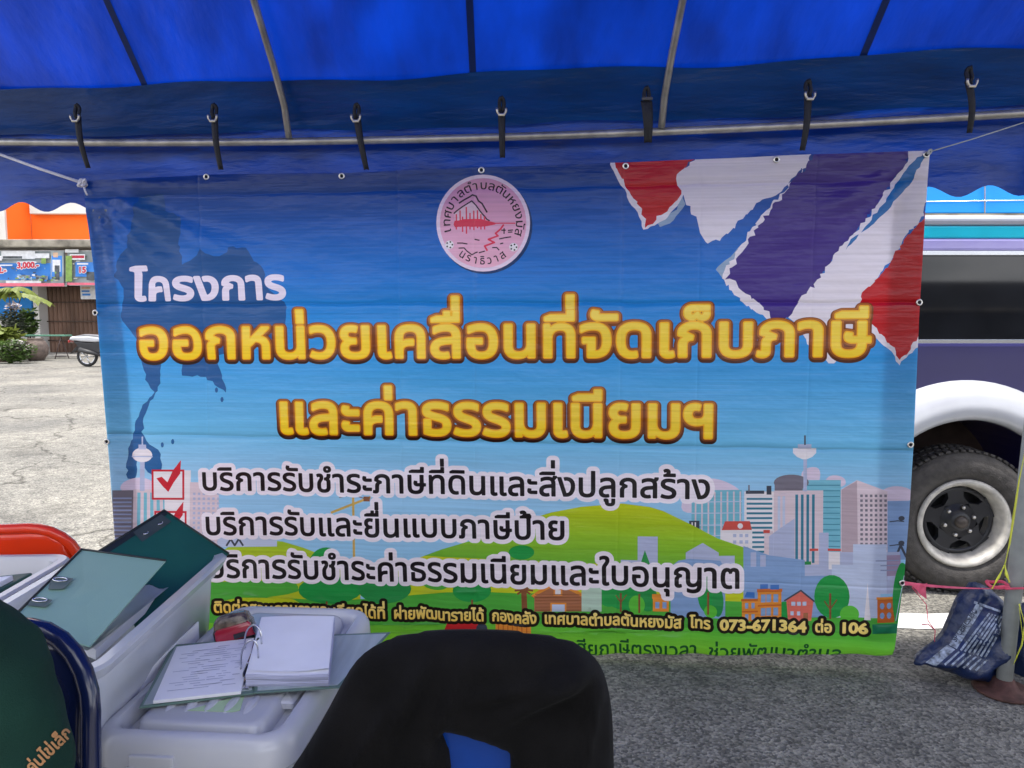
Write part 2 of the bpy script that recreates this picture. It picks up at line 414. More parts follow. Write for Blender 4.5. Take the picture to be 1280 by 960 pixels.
relief = bpy.data.node_groups.new('vinyl_relief', 'ShaderNodeTree')
relief.interface.new_socket('Normal', in_out='OUTPUT', socket_type='NodeSocketVector'); relief.interface.new_socket('Value', in_out='OUTPUT', socket_type='NodeSocketFloat')
def _relief():
    N = relief.nodes.new; L = relief.links.new; tc = N('ShaderNodeTexCoord'); go = N('NodeGroupOutput')
    sx = N('ShaderNodeSeparateXYZ'); L(tc.outputs['Object'], sx.inputs[0])
    def M(op, a, b=None, c=None):
        n = N('ShaderNodeMath'); n.operation = op
        for i, v in enumerate((a, b, c)):
            if v is None: continue
            if isinstance(v, (int, float)): n.inputs[i].default_value = v
            else: L(v, n.inputs[i])
        return n.outputs[0]
    def noise(sc, st, det=4):
        mp = N('ShaderNodeMapping'); mp.inputs['Scale'].default_value = st; L(tc.outputs['Object'], mp.inputs[0])
        n = N('ShaderNodeTexNoise'); n.inputs['Scale'].default_value = sc; n.inputs['Detail'].default_value = det; L(mp.outputs[0], n.inputs['Vector']); return n.outputs[0]
    ribs = noise(1, (1.2, 1.2, 130), 2)                 # fine horizontal weave
    soft = noise(1.6, (1.0, 1.0, 2.2), 5)               # slack cloth
    strk = noise(3.2, (.5, .5, 3.0), 4)
    h = M('MULTIPLY_ADD', ribs, .06, M('MULTIPLY', soft, 2.4)); h = M('MULTIPLY_ADD', strk, .8, h)
    wob = M('MULTIPLY', M('SUBTRACT', noise(5, (1, 1, 0), 3), .5), .018)
    for z0, k in ((bp(640, 379)[1], .8), (bp(640, 553)[1], .75), (bp(640, 236)[1], .25), (bp(640, 715)[1], .18)):
        q = M('DIVIDE', M('SUBTRACT', M('ADD', sx.outputs[2], wob), z0), .006); h = M('MULTIPLY_ADD', M('DIVIDE', 1, M('MULTIPLY_ADD', q, q, 1)), -k, h)
    for px, k in ((500, .16), (593, .2), (775, .18), (870, .14), (1012, .15), (255, .12)):
        q = M('DIVIDE', M('SUBTRACT', M('ADD', sx.outputs[0], wob), at(px, 480, BA + BB * (px - 640) / F * BA).x), .006); h = M('MULTIPLY_ADD', M('DIVIDE', 1, M('MULTIPLY_ADD', q, q, 1)), -k, h)
    b = N('ShaderNodeBump'); b.inputs['Strength'].default_value = .55; b.inputs['Distance'].default_value = .03; L(h, b.inputs['Height']); L(b.outputs[0], go.inputs[0])
    v = M('MULTIPLY_ADD', M('SUBTRACT', ribs, .5), .36, 1.0); L(v, go.inputs[1])
_relief()
PM = []; PMI = {}
def pm(name, c0, c1=None, z0=0, z1=1, tr=.42, mid=None):
    """printed vinyl: ink colour c0 at height z0 (or px row) blending to c1 at z1"""
    if name in PMI: return PMI[name]
    m = bpy.data.materials.new('print_' + name); m.use_nodes = True; nt = m.node_tree; N = nt.nodes.new; L = nt.links.new; p = nt.nodes['Principled BSDF']; out = nt.nodes['Material Output']
    p.inputs['Roughness'].default_value = .34; p.inputs['Specular IOR Level'].default_value = .6
    gr = N('ShaderNodeGroup'); gr.node_tree = relief; L(gr.outputs[0], p.inputs['Normal'])
    tc = N('ShaderNodeTexCoord'); sx = N('ShaderNodeSeparateXYZ'); L(tc.outputs['Object'], sx.inputs[0])
    mr = N('ShaderNodeMapRange'); mr.inputs[1].default_value = z0; mr.inputs[2].default_value = z1; L(sx.outputs[2], mr.inputs[0])
    cr = N('ShaderNodeValToRGB'); e = cr.color_ramp.elements; e[0].color = (*lin(c0), 1); e[1].color = (*lin(c1 or c0), 1)
    for pos, c in (mid or []):
        x = e.new(pos); x.color = (*lin(c), 1)
    L(mr.outputs[0], cr.inputs[0])
    mx = N('ShaderNodeMixRGB'); mx.blend_type = 'MULTIPLY'; mx.inputs[0].default_value = 1; L(cr.outputs[0], mx.inputs[1]); L(gr.outputs[1], mx.inputs[2])
    L(mx.outputs[0], p.inputs['Base Color'])
    t = N('ShaderNodeBsdfTranslucent'); L(mx.outputs[0], t.inputs[0]); ms = N('ShaderNodeMixShader'); ms.inputs[0].default_value = tr
    L(p.outputs[0], ms.inputs[1]); L(t.outputs[0], ms.inputs[2]); L(ms.outputs[0], out.inputs[0])
    PMI[name] = len(PM); PM.append(m); return PMI[name]
zz = lambda py, px=640: bp(px, py)[1]
LAY = []
def layer(loops, mi): LAY.append((loops, mi))
def art(poly, mi): layer([pl(poly)], mi)
def rect(x0, y0, x1, y1, mi): art([(x0, y0), (x1, y0), (x1, y1), (x0, y1)], mi)
def oval(cx, cy, rx, ry, mi, n=22): art([(cx + rx * math.cos(2 * math.pi * k / n), cy + ry * math.sin(2 * math.pi * k / n)) for k in range(n)], mi)
def jag(L, amp, step, seed):
    r = random.Random(seed); o = resample(L, step); return [(x + r.uniform(-amp, amp), y + r.uniform(-amp, amp)) for x, y in o]
def stroke(pts, w, mi):
    for (x0, y0), (x1, y1) in zip(pts, pts[1:]):
        l = math.hypot(x1 - x0, y1 - y0) or 1; nx, ny = -(y1 - y0) / l * w / 2, (x1 - x0) / l * w / 2; ex, ey = (x1 - x0) / l * w * .3, (y1 - y0) / l * w * .3
        art([(x0 + nx - ex, y0 + ny - ey), (x1 + nx + ex, y1 + ny + ey), (x1 - nx + ex, y1 - ny + ey), (x0 - nx - ex, y0 - ny - ey)], mi)

base = pm('sky', (156, 206, 238), (14, 60, 136), zz(600), zz(215), mid=[(.14, (112, 192, 232)), (.42, (50, 154, 222)), (.68, (28, 116, 200)), (.85, (22, 90, 176))])
# map silhouette
cmap = pm('map', (36, 98, 156), (30, 78, 138), zz(600), zz(240))
art(jag([(173, 246), (202, 243), (205, 262), (224, 272), (226, 290), (221, 304), (226, 331), (238, 322), (249, 312), (266, 321), (280, 319), (286, 308), (306, 311), (317, 325), (331, 339), (332, 359), (356, 378), (357, 402), (345, 430), (300, 436), (268, 446), (276, 474), (281, 492), (266, 482), (254, 470), (228, 470), (226, 448), (202, 442), (201, 478), (189, 502), (181, 518), (177, 540), (186, 556), (199, 562), (203, 580), (196, 600), (184, 590), (172, 570), (168, 600), (158, 600), (158, 562), (166, 543), (169, 526), (179, 506), (193, 490), (184, 480), (180, 462), (173, 428), (151, 395), (157, 360), (145, 347), (150, 322), (162, 300), (166, 270)], 1.6, 5, 3), cmap)
for x, y in ((268, 488), (275, 500), (203, 556), (216, 552)): oval(x, y, 2, 3.5, cmap, 7)
# soft clouds over the town
cl = pm('cloud', (226, 208, 226)); cl2 = pm('pale_cloud', (198, 208, 232))
for L in ([(846, 640), (862, 604), (884, 596), (905, 600), (926, 612), (926, 622), (900, 628), (880, 640)], [(1030, 602), (1038, 593), (1056, 596), (1058, 608), (1036, 610)], [(1000, 590), (1012, 583), (1026, 585), (1024, 606), (1004, 606)], [(1098, 614), (1118, 606), (1142, 612), (1142, 628), (1098, 626)]): art(smooth_loop(L), cl)
art(smooth_loop([(150, 604), (170, 596), (190, 600), (196, 614), (150, 616)]), cl)
# right-hand skyline
teal = pm('teal_glass', (122, 190, 208)); teald = pm('teal_dark', (52, 128, 152)); pinkw = pm('pink_white', (226, 206, 212)); lil = pm('lilac', (184, 190, 218)); lild = pm('lilac_dark', (150, 160, 196))
blg = pm('blue_grey', (138, 168, 210)); gr1 = pm('grey', (122, 116, 128)); grd = pm('dark_grey', (66, 72, 86)); redr = pm('red_roof', (214, 84, 74)); wht = pm('white', (240, 232, 234))
rect(864, 612, 927, 690, teal)
for x in range(868, 927, 8): rect(x, 614, x + 2, 690, pinkw)
for y in (626, 640, 655, 668): rect(864, y, 927, y + 1.2, cl2)
rect(861, 650, 874, 668, grd)
for x in (864, 868): rect(x, 652, x + 1.6, 662, wht)
rect(930, 614, 968, 694, wht); rect(932, 613, 955, 617, grd); rect(958, 607, 964, 618, grd); rect(935, 606, 937, 614, gr1)
for y in range(622, 692, 6): rect(933, y, 965, y + 2.6, teald)
rect(1003, 600, 1051, 690, teal)
for y in range(606, 690, 7): rect(1004, y, 1050, y + 1, teald)
oval(989, 603, 22, 10, gr1); rect(968, 604, 1003, 616, gr1)
rect(967, 613, 1029, 712, pinkw)
for x in range(994, 1022, 7): rect(x, 618, x + 3.4, 704, teald)
for x in (972, 978): rect(x, 620, x + 3, 700, cl2)
rect(993, 702, 1014, 718, pm('tree_green', (44, 150, 74)))
rect(1004, 572, 1008.5, 614, lil); art([(991, 560), (1020, 560), (1020, 566), (1015, 571), (1008, 574), (1003, 574), (996, 571), (991, 566)], wht); rect(997, 555, 1014, 560.5, lil); rect(1004.8, 544, 1007, 556, grd)
art([(1051, 612), (1071, 600), (1109, 614), (1109, 694), (1051, 694)], pinkw); art([(1071, 601), (1072, 694), (1052, 694), (1052, 612)], pm('warm_grey', (190, 168, 176)))
for x in range(1075, 1108, 6):
    for y in range(618, 690, 6): rect(x, y, x + 3.2, y + 3.2, gr1)
rect(1109, 626, 1142, 700, blg)
for y in (652, 682): stroke([(1112, y), (1122, y - 1), (1130, y)], 1.4, grd)
oval(1127, 648, 4, 3, grd); oval(1127, 679, 4, 3, grd); stroke([(1120, 696), (1126, 682), (1133, 696)], 3, grd)
art([(901, 664), (906, 651), (937, 651), (940, 664)], redr); rect(900, 662, 940, 690, wht)
for x in (916, 924, 931):
    for y in (667, 675, 683): rect(x, y, x + 4, y + 4, lil)
oval(925, 657, 3.5, 3.5, wht, 10); rect(955, 663, 966, 694, pinkw); rect(954, 662, 962, 666, redr)
# lower lilac blocks
art([(961, 670), (975, 660), (993, 648), (993, 722), (961, 722)], lil); rect(993, 706, 1040, 730, lil); rect(1024, 666, 1036, 720, lil); rect(1040, 690, 1125, 742, lil); rect(1066, 680, 1108, 742, cl2); rect(1108, 694, 1126, 720, pm('mauve', (170, 150, 176)))
for y in (700, 706, 712): rect(1094, y, 1124, y + 1.4, lild)
rect(1012, 686, 1023, 689, redr); rect(1035, 686, 1051, 689, redr); rect(1036, 690, 1050, 712, wht); rect(1042, 710, 1048, 720, pm('tree_green', 0)); art([(1054, 718), (1058, 708), (1062, 718)], pm('tree_green', 0))
# hills
hl = pm('hill_lime', (206, 214, 38), (196, 208, 24), zz(700), zz(630), mid=[(.0, (118, 186, 56)), (.45, (150, 198, 44))])
art([(470, 722), (520, 699), (552, 687), (589, 676), (630, 661), (657, 650), (690, 640), (726, 633), (778, 629), (812, 633), (829, 638), (864, 655), (896, 672), (930, 684), (960, 700), (960, 790), (470, 790)], hl)
h2 = pm('hill_yellow', (196, 208, 40), (150, 196, 52), zz(720), zz(676)); art([(262, 700), (288, 682), (326, 675), (352, 678), (378, 685), (415, 699), (450, 716), (450, 780), (262, 780)], h2)
g1 = pm('mid_green', (84, 178, 64)); g2 = pm('deep_green', (38, 158, 72)); g3 = pm('lime', (150, 212, 40), (96, 196, 62), zz(822), zz(775)); tg = PMI['tree_green']; tgd = pm('teal_green', (28, 128, 88)); brn = pm('bark', (140, 84, 52)); org = pm('orange', (236, 148, 56)); orgd = pm('dark_orange', (206, 106, 40))
art(smooth_loop([(385, 700), (396, 686), (414, 684), (424, 696), (424, 712), (385, 712)]), g2); oval(652, 690, 16, 9, g2)
art(smooth_loop([(150, 730), (260, 728), (330, 726), (372, 726), (372, 748), (150, 748)]), g1)
art([(150, 748), (300, 744), (420, 752), (560, 740), (760, 742), (940, 752), (1030, 752), (1140, 748), (1140, 850), (150, 850)], g1)
art(smooth_loop([(270, 750), (330, 746), (376, 750), (376, 772), (270, 772)]), h2)
# grey silhouettes in front of the hill
rect(797, 670, 822, 706, lil); rect(776, 700, 800, 714, lil); art([(857, 690), (878, 678), (898, 690), (898, 712), (857, 712)], lil); rect(890, 694, 918, 716, lil); art([(832, 712), (848, 700), (862, 698), (900, 700), (918, 730), (832, 740)], blg)
art([(929, 682), (962, 694), (1006, 700), (1006, 770), (929, 770)], blg); rect(929, 720, 1100, 772, blg); rect(1040, 706, 1100, 772, cl2)
for x in (938, 950): rect(x, 690 + (x - 938) * .3, x + 7, 708, lil)
art([(800, 706), (806, 687), (813, 706)], tg); art([(846, 772), (850, 726), (854, 772)], wht); art([(1080, 775), (1084, 728), (1088, 775)], wht)
rect(838, 730, 906, 772, blg)
# trees, houses and barn of the lower strip
for cx, cy, rx, ry, m in ((412, 738, 40, 17, g2), (480, 736, 34, 18, tg), (590, 738, 24, 15, g2), (545, 728, 18, 10, g1), (762, 744, 14, 15, g2), (786, 746, 30, 18, g2), (810, 748, 12, 16, tg), (796, 756, 10, 12, g3), (884, 742, 12, 24, g2), (897, 752, 7, 18, tg), (888, 764, 8, 8, g3), (981, 764, 10, 12, g2), (1040, 746, 22, 27, g2), (1062, 768, 12, 11, g3)): oval(cx, cy, rx, ry, m)
for x, y0, y1 in ((408, 752, 764), (480, 748, 760), (590, 750, 762), (776, 742, 766), (799, 742, 766), (885, 740, 768), (1038, 742, 774)): rect(x - 1.2, y0, x + 1.2, y1, brn)
stroke([(1031, 752), (1038, 762), (1046, 750)], 1.4, brn); stroke([(770, 745), (776, 754), (783, 744)], 1.2, brn)
art([(664, 744), (688, 728), (706, 728), (732, 744), (728, 747), (697, 731), (668, 747)], org); art([(668, 745), (697, 730), (727, 745), (727, 764), (668, 764)], pm('barn', (176, 112, 78)))
rect(692, 735, 703, 744, org); rect(694, 737, 701, 743, wht)
for y in range(737, 764, 4): rect(669, y + 5, 726, y + 5.8, brn)
rect(688, 753, 708, 764, org); rect(690, 755, 706, 764, cl2); rect(727, 732, 752, 764, pm('pale_green', (188, 212, 190)))
stroke([(656, 762), (655, 736)], 7, brn)
for a in range(-80, 260, 34): stroke([(655, 736), (655 + 11 * math.cos(R(a)), 736 - 8 * math.sin(R(a)))], 2.4, brn)
rect(816, 748, 836, 764, org); rect(815, 742, 829, 748, org)
for x in (819, 828): rect(x, 752, x + 5, 760, blg)
rect(927, 749, 947, 776, org); rect(947, 738, 977, 776, org); rect(946, 736, 978, 740, orgd); rect(926, 748, 947, 751, orgd); art([(930, 746), (933, 739), (943, 740), (943, 747)], pm('panel', (66, 118, 190))); rect(950, 730, 960, 736, PMI['panel']); rect(963, 731, 974, 737, PMI['panel'])
rect(947, 756, 977, 758, orgd); rect(927, 763, 947, 765, orgd)
for x in (931, 939): rect(x, 753, x + 4, 760, blg); rect(x, 767, x + 4, 774, blg)
for x in (951, 958, 967): rect(x, 743, x + 6, 753, blg); rect(x, 760, x + 6, 770, blg)
art([(983, 749), (1001, 738), (1017, 752), (1014, 776), (985, 776)], pm('rose_house', (232, 116, 100))); stroke([(981, 751), (1001, 738), (1018, 752)], 2, grd)
for x in (989, 996, 1003): rect(x, 752, x + 5, 757, cl2)
for x in (988, 996): rect(x, 764, x + 4, 769, cl2)
rect(1004, 766, 1010, 776, PMI['barn'])
rect(1096, 748, 1118, 778, orgd); rect(1095, 746, 1119, 749, org)
for x in (1100, 1109):
    for y in (754, 766): oval(x + 2, y + 3, 3, 4, blg, 10)
art(smooth_loop([(1117, 772), (1115, 745), (1120, 715), (1128, 700), (1139, 716), (1140, 778), (1126, 788)]), g2); stroke([(1120, 776), (1131, 720)], 1, cl2)
art([(150, 775), (420, 781), (560, 780), (760, 779), (930, 790), (1140, 792), (1140, 860), (150, 860)], g3)
rect(1090, 780, 1142, 792, tgd)
art([(556, 786), (560, 776), (574, 772), (604, 774), (610, 788), (598, 793), (560, 794)], pm('tractor_red', (206, 40, 44))); rect(584, 762, 600, 774, blg); oval(602, 786, 7, 7, grd, 12)
rect(616, 774, 666, 779, orgd); rect(619, 779, 664, 794, org)
for x in range(622, 664, 6): rect(x, 780, x + 1.4, 794, orgd)
# crane
yel = pm('crane', (216, 176, 90)); stroke([(414, 641), (462, 622)], 3, yel); stroke([(441, 621), (442, 706)], 3, yel); stroke([(424, 622), (441, 619), (460, 625)], 1, brn); rect(454, 621, 462, 627, brn)
# left-hand skyline
rect(140, 613, 166, 690, gr1)
for y in range(622, 690, 5): rect(141, y, 164, y + 2, lild)
rect(166, 612, 206, 700, pinkw)
for x in range(171, 206, 8): rect(x, 616, x + 4, 700, teal)
rect(205, 588, 238, 700, wht); rect(237, 603, 273, 700, pinkw)
for x in range(241, 272, 6):
    for y in range(616, 700, 6): rect(x, y, x + 3, y + 3, lil)
rect(174, 574, 180, 614, lil); oval(177, 569, 13, 9, wht); stroke([(164, 571), (190, 571)], 1.6, lil); rect(172, 556, 182, 562, lil); rect(176, 546, 178, 558, lil)
rect(272, 655, 345, 684, cl2)
for x in (288, 298): stroke([(x - 5, 682), (x, 674), (x + 5, 682)], 2.4, grd)
# flag brush strokes with torn white edges
flr = pm('flag_red', (196, 18, 30)); flw = pm('flag_white', (236, 226, 232)); flb = pm('flag_blue', (66, 44, 128)); sh = pm('soft_grey', (150, 172, 196))
art(jag([(936, 300), (950, 292), (905, 348), (893, 336)], 1.5, 6, 5), sh)
art(jag([(820, 276), (846, 262), (852, 242), (856, 256), (838, 280), (824, 284)], .8, 6, 6), sh)
art(jag([(762, 190), (764, 206), (775, 230), (787, 252), (800, 272), (804, 288), (818, 281), (830, 276), (843, 262), (856, 240), (860, 180), (762, 180)], 1.6, 5, 7), flw)
art(jag([(767, 180), (769, 204), (780, 226), (792, 248), (803, 266), (808, 284), (822, 272), (842, 258), (852, 240), (844, 222), (869, 198), (871, 180)], 2.5, 4.5, 8), flr)
art(jag([(871, 180), (868, 200), (846, 222), (853, 240), (861, 260), (871, 277), (879, 296), (885, 305), (904, 297), (928, 273), (948, 253), (972, 243), (996, 217), (1015, 194), (1018, 180)], 2.4, 4.5, 9), flw)
art(jag([(1014, 180), (1009, 206), (992, 226), (972, 248), (953, 268), (936, 292), (921, 316), (907, 334), (902, 348), (914, 362), (925, 376), (948, 392), (970, 402), (1000, 390), (1000, 180)], 2.7, 4, 10), flw)
art(jag([(1022, 180), (1017, 196), (998, 219), (980, 241), (961, 264), (944, 289), (929, 314), (913, 336), (908, 347), (918, 352), (932, 367), (953, 382), (968, 398), (990, 398), (1004, 372), (1024, 352), (1034, 331), (1054, 306), (1072, 287), (1098, 254), (1116, 226), (1133, 206), (1140, 180)], 2.5, 4.2, 11), flb)
art(jag([(1140, 180), (1133, 206), (1116, 226), (1098, 254), (1072, 287), (1054, 306), (1034, 331), (1022, 352), (1000, 372), (986, 398), (996, 404), (1010, 432), (1026, 446), (1036, 455), (1052, 448), (1078, 400), (1080, 366), (1102, 342), (1118, 318), (1134, 292), (1154, 272), (1162, 250), (1170, 180)], 2.4, 4.2, 12), flw)
art(jag([(1147, 196), (1161, 190), (1152, 204), (1140, 226), (1128, 240), (1112, 258), (1092, 280), (1076, 292), (1088, 274), (1105, 252), (1120, 230), (1134, 212)], 1.4, 5, 13), pm('torn_blue', (36, 112, 176)))
art(jag([(1062, 300), (1072, 293), (1066, 303), (1056, 312)], .8, 4, 15), PMI['torn_blue'])
art(jag([(1088, 416), (1098, 425), (1118, 444), (1124, 456), (1142, 440), (1160, 420), (1160, 300), (1088, 380)], 1.8, 5, 16), flw)
art(jag([(1172, 244), (1161, 258), (1154, 274), (1134, 294), (1119, 318), (1102, 343), (1078, 366), (1074, 384), (1094, 410), (1100, 420), (1118, 436), (1124, 450), (1138, 438), (1153, 414), (1164, 404)], 2.5, 4.2, 17), flr)
# emblem
EC = (604, 279)
oval(606.5, 282, 59, 60.5, pm('emblem_shade', (20, 54, 104)), 48); oval(*EC, 58.5, 60.5, pm('emblem_rim', (236, 214, 232)), 48); oval(*EC, 54, 56, pm('emblem_pink', (240, 182, 204), (216, 152, 186), zz(335), zz(225)), 48)
ink = pm('ink', (44, 22, 34)); er = pm('emblem_red', (226, 54, 84)); epw = pm('emblem_pale', (232, 196, 212))
e2 = lambda x, y: (535 + x / 6.62, 205 + y / 6.62)
art([e2(*p) for p in ((222, 410), (270, 375), (320, 340), (365, 305), (400, 345), (440, 400), (470, 480), (225, 490))], epw)
stroke([e2(*p) for p in ((262, 325), (300, 300), (345, 275), (370, 258), (400, 268), (420, 308), (450, 330), (490, 400))], 2.0, ink)
stroke([e2(*p) for p in ((218, 410), (240, 390), (290, 355), (365, 308), (400, 345), (440, 400), (490, 460), (510, 470))], 1.6, ink)
stroke([e2(*p) for p in ((440, 400), (470, 430), (495, 465))], 1, ink)
art(jag([e2(*p) for p in ((212, 500), (222, 470), (300, 460), (420, 455), (520, 475), (560, 488), (560, 500), (500, 515), (400, 520), (300, 522), (225, 525))], .5, 4, 19), er)
for x, h, b in ((236, 420, 540), (268, 390, 520), (320, 362, 575), (350, 410, 540), (382, 392, 545), (412, 388, 530), (440, 420, 540), (470, 440, 540), (288, 440, 560)): stroke([e2(x, h), e2(x, b)], 1.7, er)
stroke([e2(*p) for p in ((540, 492), (620, 490), (720, 490))], 1.4, er); stroke([e2(*p) for p in ((625, 505), (600, 540), (560, 575), (580, 595), (500, 625), (550, 650), (470, 680), (490, 715))], 2.2, er)
for seg in (((245, 655), (285, 655), (325, 662)), ((258, 697), (300, 695), (325, 722), (365, 752), (395, 735), (410, 730)), ((390, 625), (425, 632)), ((592, 620), (640, 610), (685, 603)), ((535, 692), (570, 692), (588, 712)), ((610, 548), (640, 548)), ((630, 535), (630, 575)), ((665, 550), (700, 546)), ((665, 565), (695, 563)), ((600, 660), (620, 655)), ((425, 735), (470, 722))): stroke([e2(*p) for p in seg], 1.5, ink)
def arc_text(s, a0, a1, rad, size, flip):
    cl_ = [];
    for ch in s:
        if cl_ and glyph(ch)[1] < .02: cl_[-1] += ch
        else: cl_.append(ch)
    for i, c in enumerate(cl_):
        a = R(a0 + (a1 - a0) * i / (len(cl_) - 1)); lp, w = clean_text(c, 1, .012, .03)
        def pos(x, y):
            x = (x - w / 2) * size; y = y * size
            if flip: rr = rad - y; th = a + x / rad
            else: rr = rad + y; th = a - x / rad
            return (EC[0] + rr * math.cos(th), EC[1] - rr * math.sin(th) * 1.03)
        layer([pl([pos(*p) for p in l]) for l in lp], ink)
arc_text('เทศบาลตำบลตันหยงมัส', 192, -14, 41, 15, False); arc_text('นราธิวาส', 236, 302, 50, 14, True)
for x, y in ((562, 306), (642, 309)):
    oval(x, y, 5.5, 5.5, wht, 10)
    for k in range(5): oval(x + 3.6 * math.cos(k * 1.257), y + 3.6 * math.sin(k * 1.257), 1.2, 1.2, ink, 6)
# tick boxes
chk = pm('tick_red', (206, 34, 52))
for dx, dy in ((0, 0), (3, 52), (5, 104)):
    rect(189 + dx, 587 + dy, 230 + dx, 625 + dy, chk); rect(191.5 + dx, 589.5 + dy, 227.5 + dx, 622.5 + dy, wht)
    art([(x + dx, y + dy) for x, y in ((195, 598), (202, 596), (209, 603), (216, 588), (226, 575), (225, 592), (217, 603), (210, 615), (203, 608))], chk)
# lettering
def line(s, p0, p1, hpx, coats, h=.002, hemx=.558):
    """a printed line between two photo points on its baseline, consonants hpx photo pixels tall; coats = [(thickness, ink, drop)]"""
    P0 = np.array(bp(*p0)); P1 = np.array(bp(*p1)); L = np.hypot(*(P1 - P0)); d0 = coats[-1][0]
    loops, w = layout(s); xs = [p[0] for l in loops for p in l]; x0, x1 = min(xs), max(xs)
    up = np.array(bp(p0[0], p0[1] - hpx)); sy = (np.hypot(*(up - P0)) - 2 * d0) / hemx; sx = (L - 2 * d0) / (x1 - x0)
    loops = [[((x - x0) * sx + d0, y * sy + d0) for x, y in l] for l in loops]
    dm = max(c[0] for c in coats); f = sdf(loops, dm + 2 * h, h); ux = (P1 - P0) / L; uy = np.array((-ux[1], ux[0]))
    for d, mi, drop in coats:
        layer([[tuple(P0 + ux * x + uy * (y - drop)) for x, y in l] for l in contour(f, d)], mi)
line('โครงการ', (164, 377), (358, 375), 31.5, [(.0062, pm('lavender_white', (238, 226, 240)), 0)])
for s, p0, p1, hp, nm in (('ออกหน่วยเคลื่อนที่จัดเก็บภาษี', (175, 450.5), (1089, 447), 42.5, 'a'), ('และค่าธรรมเนียมฯ', (349, 544), (891, 549), 43, 'b')):
    zt, zb = zz(p0[1] - 62), zz(p0[1] + 6)
    cd = pm('brown_' + nm, (46, 18, 8), (132, 70, 26), zb, zt, mid=[(.35, (120, 56, 20))]); co = pm('amber_' + nm, (104, 46, 14), (190, 112, 44), zb, zt, mid=[(.4, (168, 92, 26))])
    cy = pm('gold_' + nm, (250, 164, 8), (252, 190, 40), zb, zt); cyl = pm('yellow_' + nm, (255, 212, 24), (255, 222, 90), zb, zt)
    line(s, p0, p1, hp, [(.0222, cd, .004), (.0155, co, 0), (.0085, cy, 0), (.0085, cy, 0)], .0025)
    P = LAY[-1]; LAY.pop()
    # brighter inside of every letter
    line(s, p0, p1, hp, [(.0040, cyl, 0), (.0085, cy, 0)], .0022); k = LAY.pop(); j = LAY.pop(); LAY += [k, j]
blk = pm('list_black', (26, 18, 22)); halo = pm('halo', (248, 236, 243))
for s, p0, p1, hp in (('บริการรับชำระภาษีที่ดินและสิ่งปลูกสร้าง', (253, 613.5), (887, 623.5), 23.5), ('บริการรับและยื่นแบบภาษีป้าย', (258, 669), (706, 675), 23.5), ('บริการรับชำระค่าธรรมเนียมและใบอนุญาต', (262, 722.5), (924, 735.5), 24)):
    line(s, p0, p1, hp, [(.0205, halo, 0), (.0026, blk, 0)], .002)
kb = pm('contact_black', (30, 18, 8)); ky = pm('contact_gold', (252, 196, 50), (255, 226, 130), zz(790), zz(765))
for s, x0, x1, hp in (('ติดต่อสอบถามรายละเอียดได้ที่', 268, 482, 12), ('ฝ่ายพัฒนารายได้', 493, 605, 12), ('กองคลัง', 615, 671, 12), ('เทศบาลตำบลตันหยงมัส', 681, 852, 12), ('โทร', 862, 888, 12), ('073-671364', 899, 1008, 14.5), ('ต่อ', 1019, 1040, 12), ('106', 1053, 1085, 14.5)):
    y = lambda x: 767 + (x - 300) * .0335
    dg = s[0].isdigit(); line(s, (x0, y(x0)), (x1, y(x1)), hp, [(.0145, kb, 0), (.0020 if not dg else .003, ky, 0)], .0012, .69 if dg else .558)
gk = pm('slogan', (14, 84, 40))
for s, x0, x1 in (('เสียภาษีตรงเวลา', 715, 871), ('ช่วยพัฒนาตำบล', 886, 1052)): line(s, (x0, 819.5 + (x0 - 715) * .024), (x1, 819.5 + (x1 - 715) * .024), 15.5, [(.0012, gk, 0)], .0012)

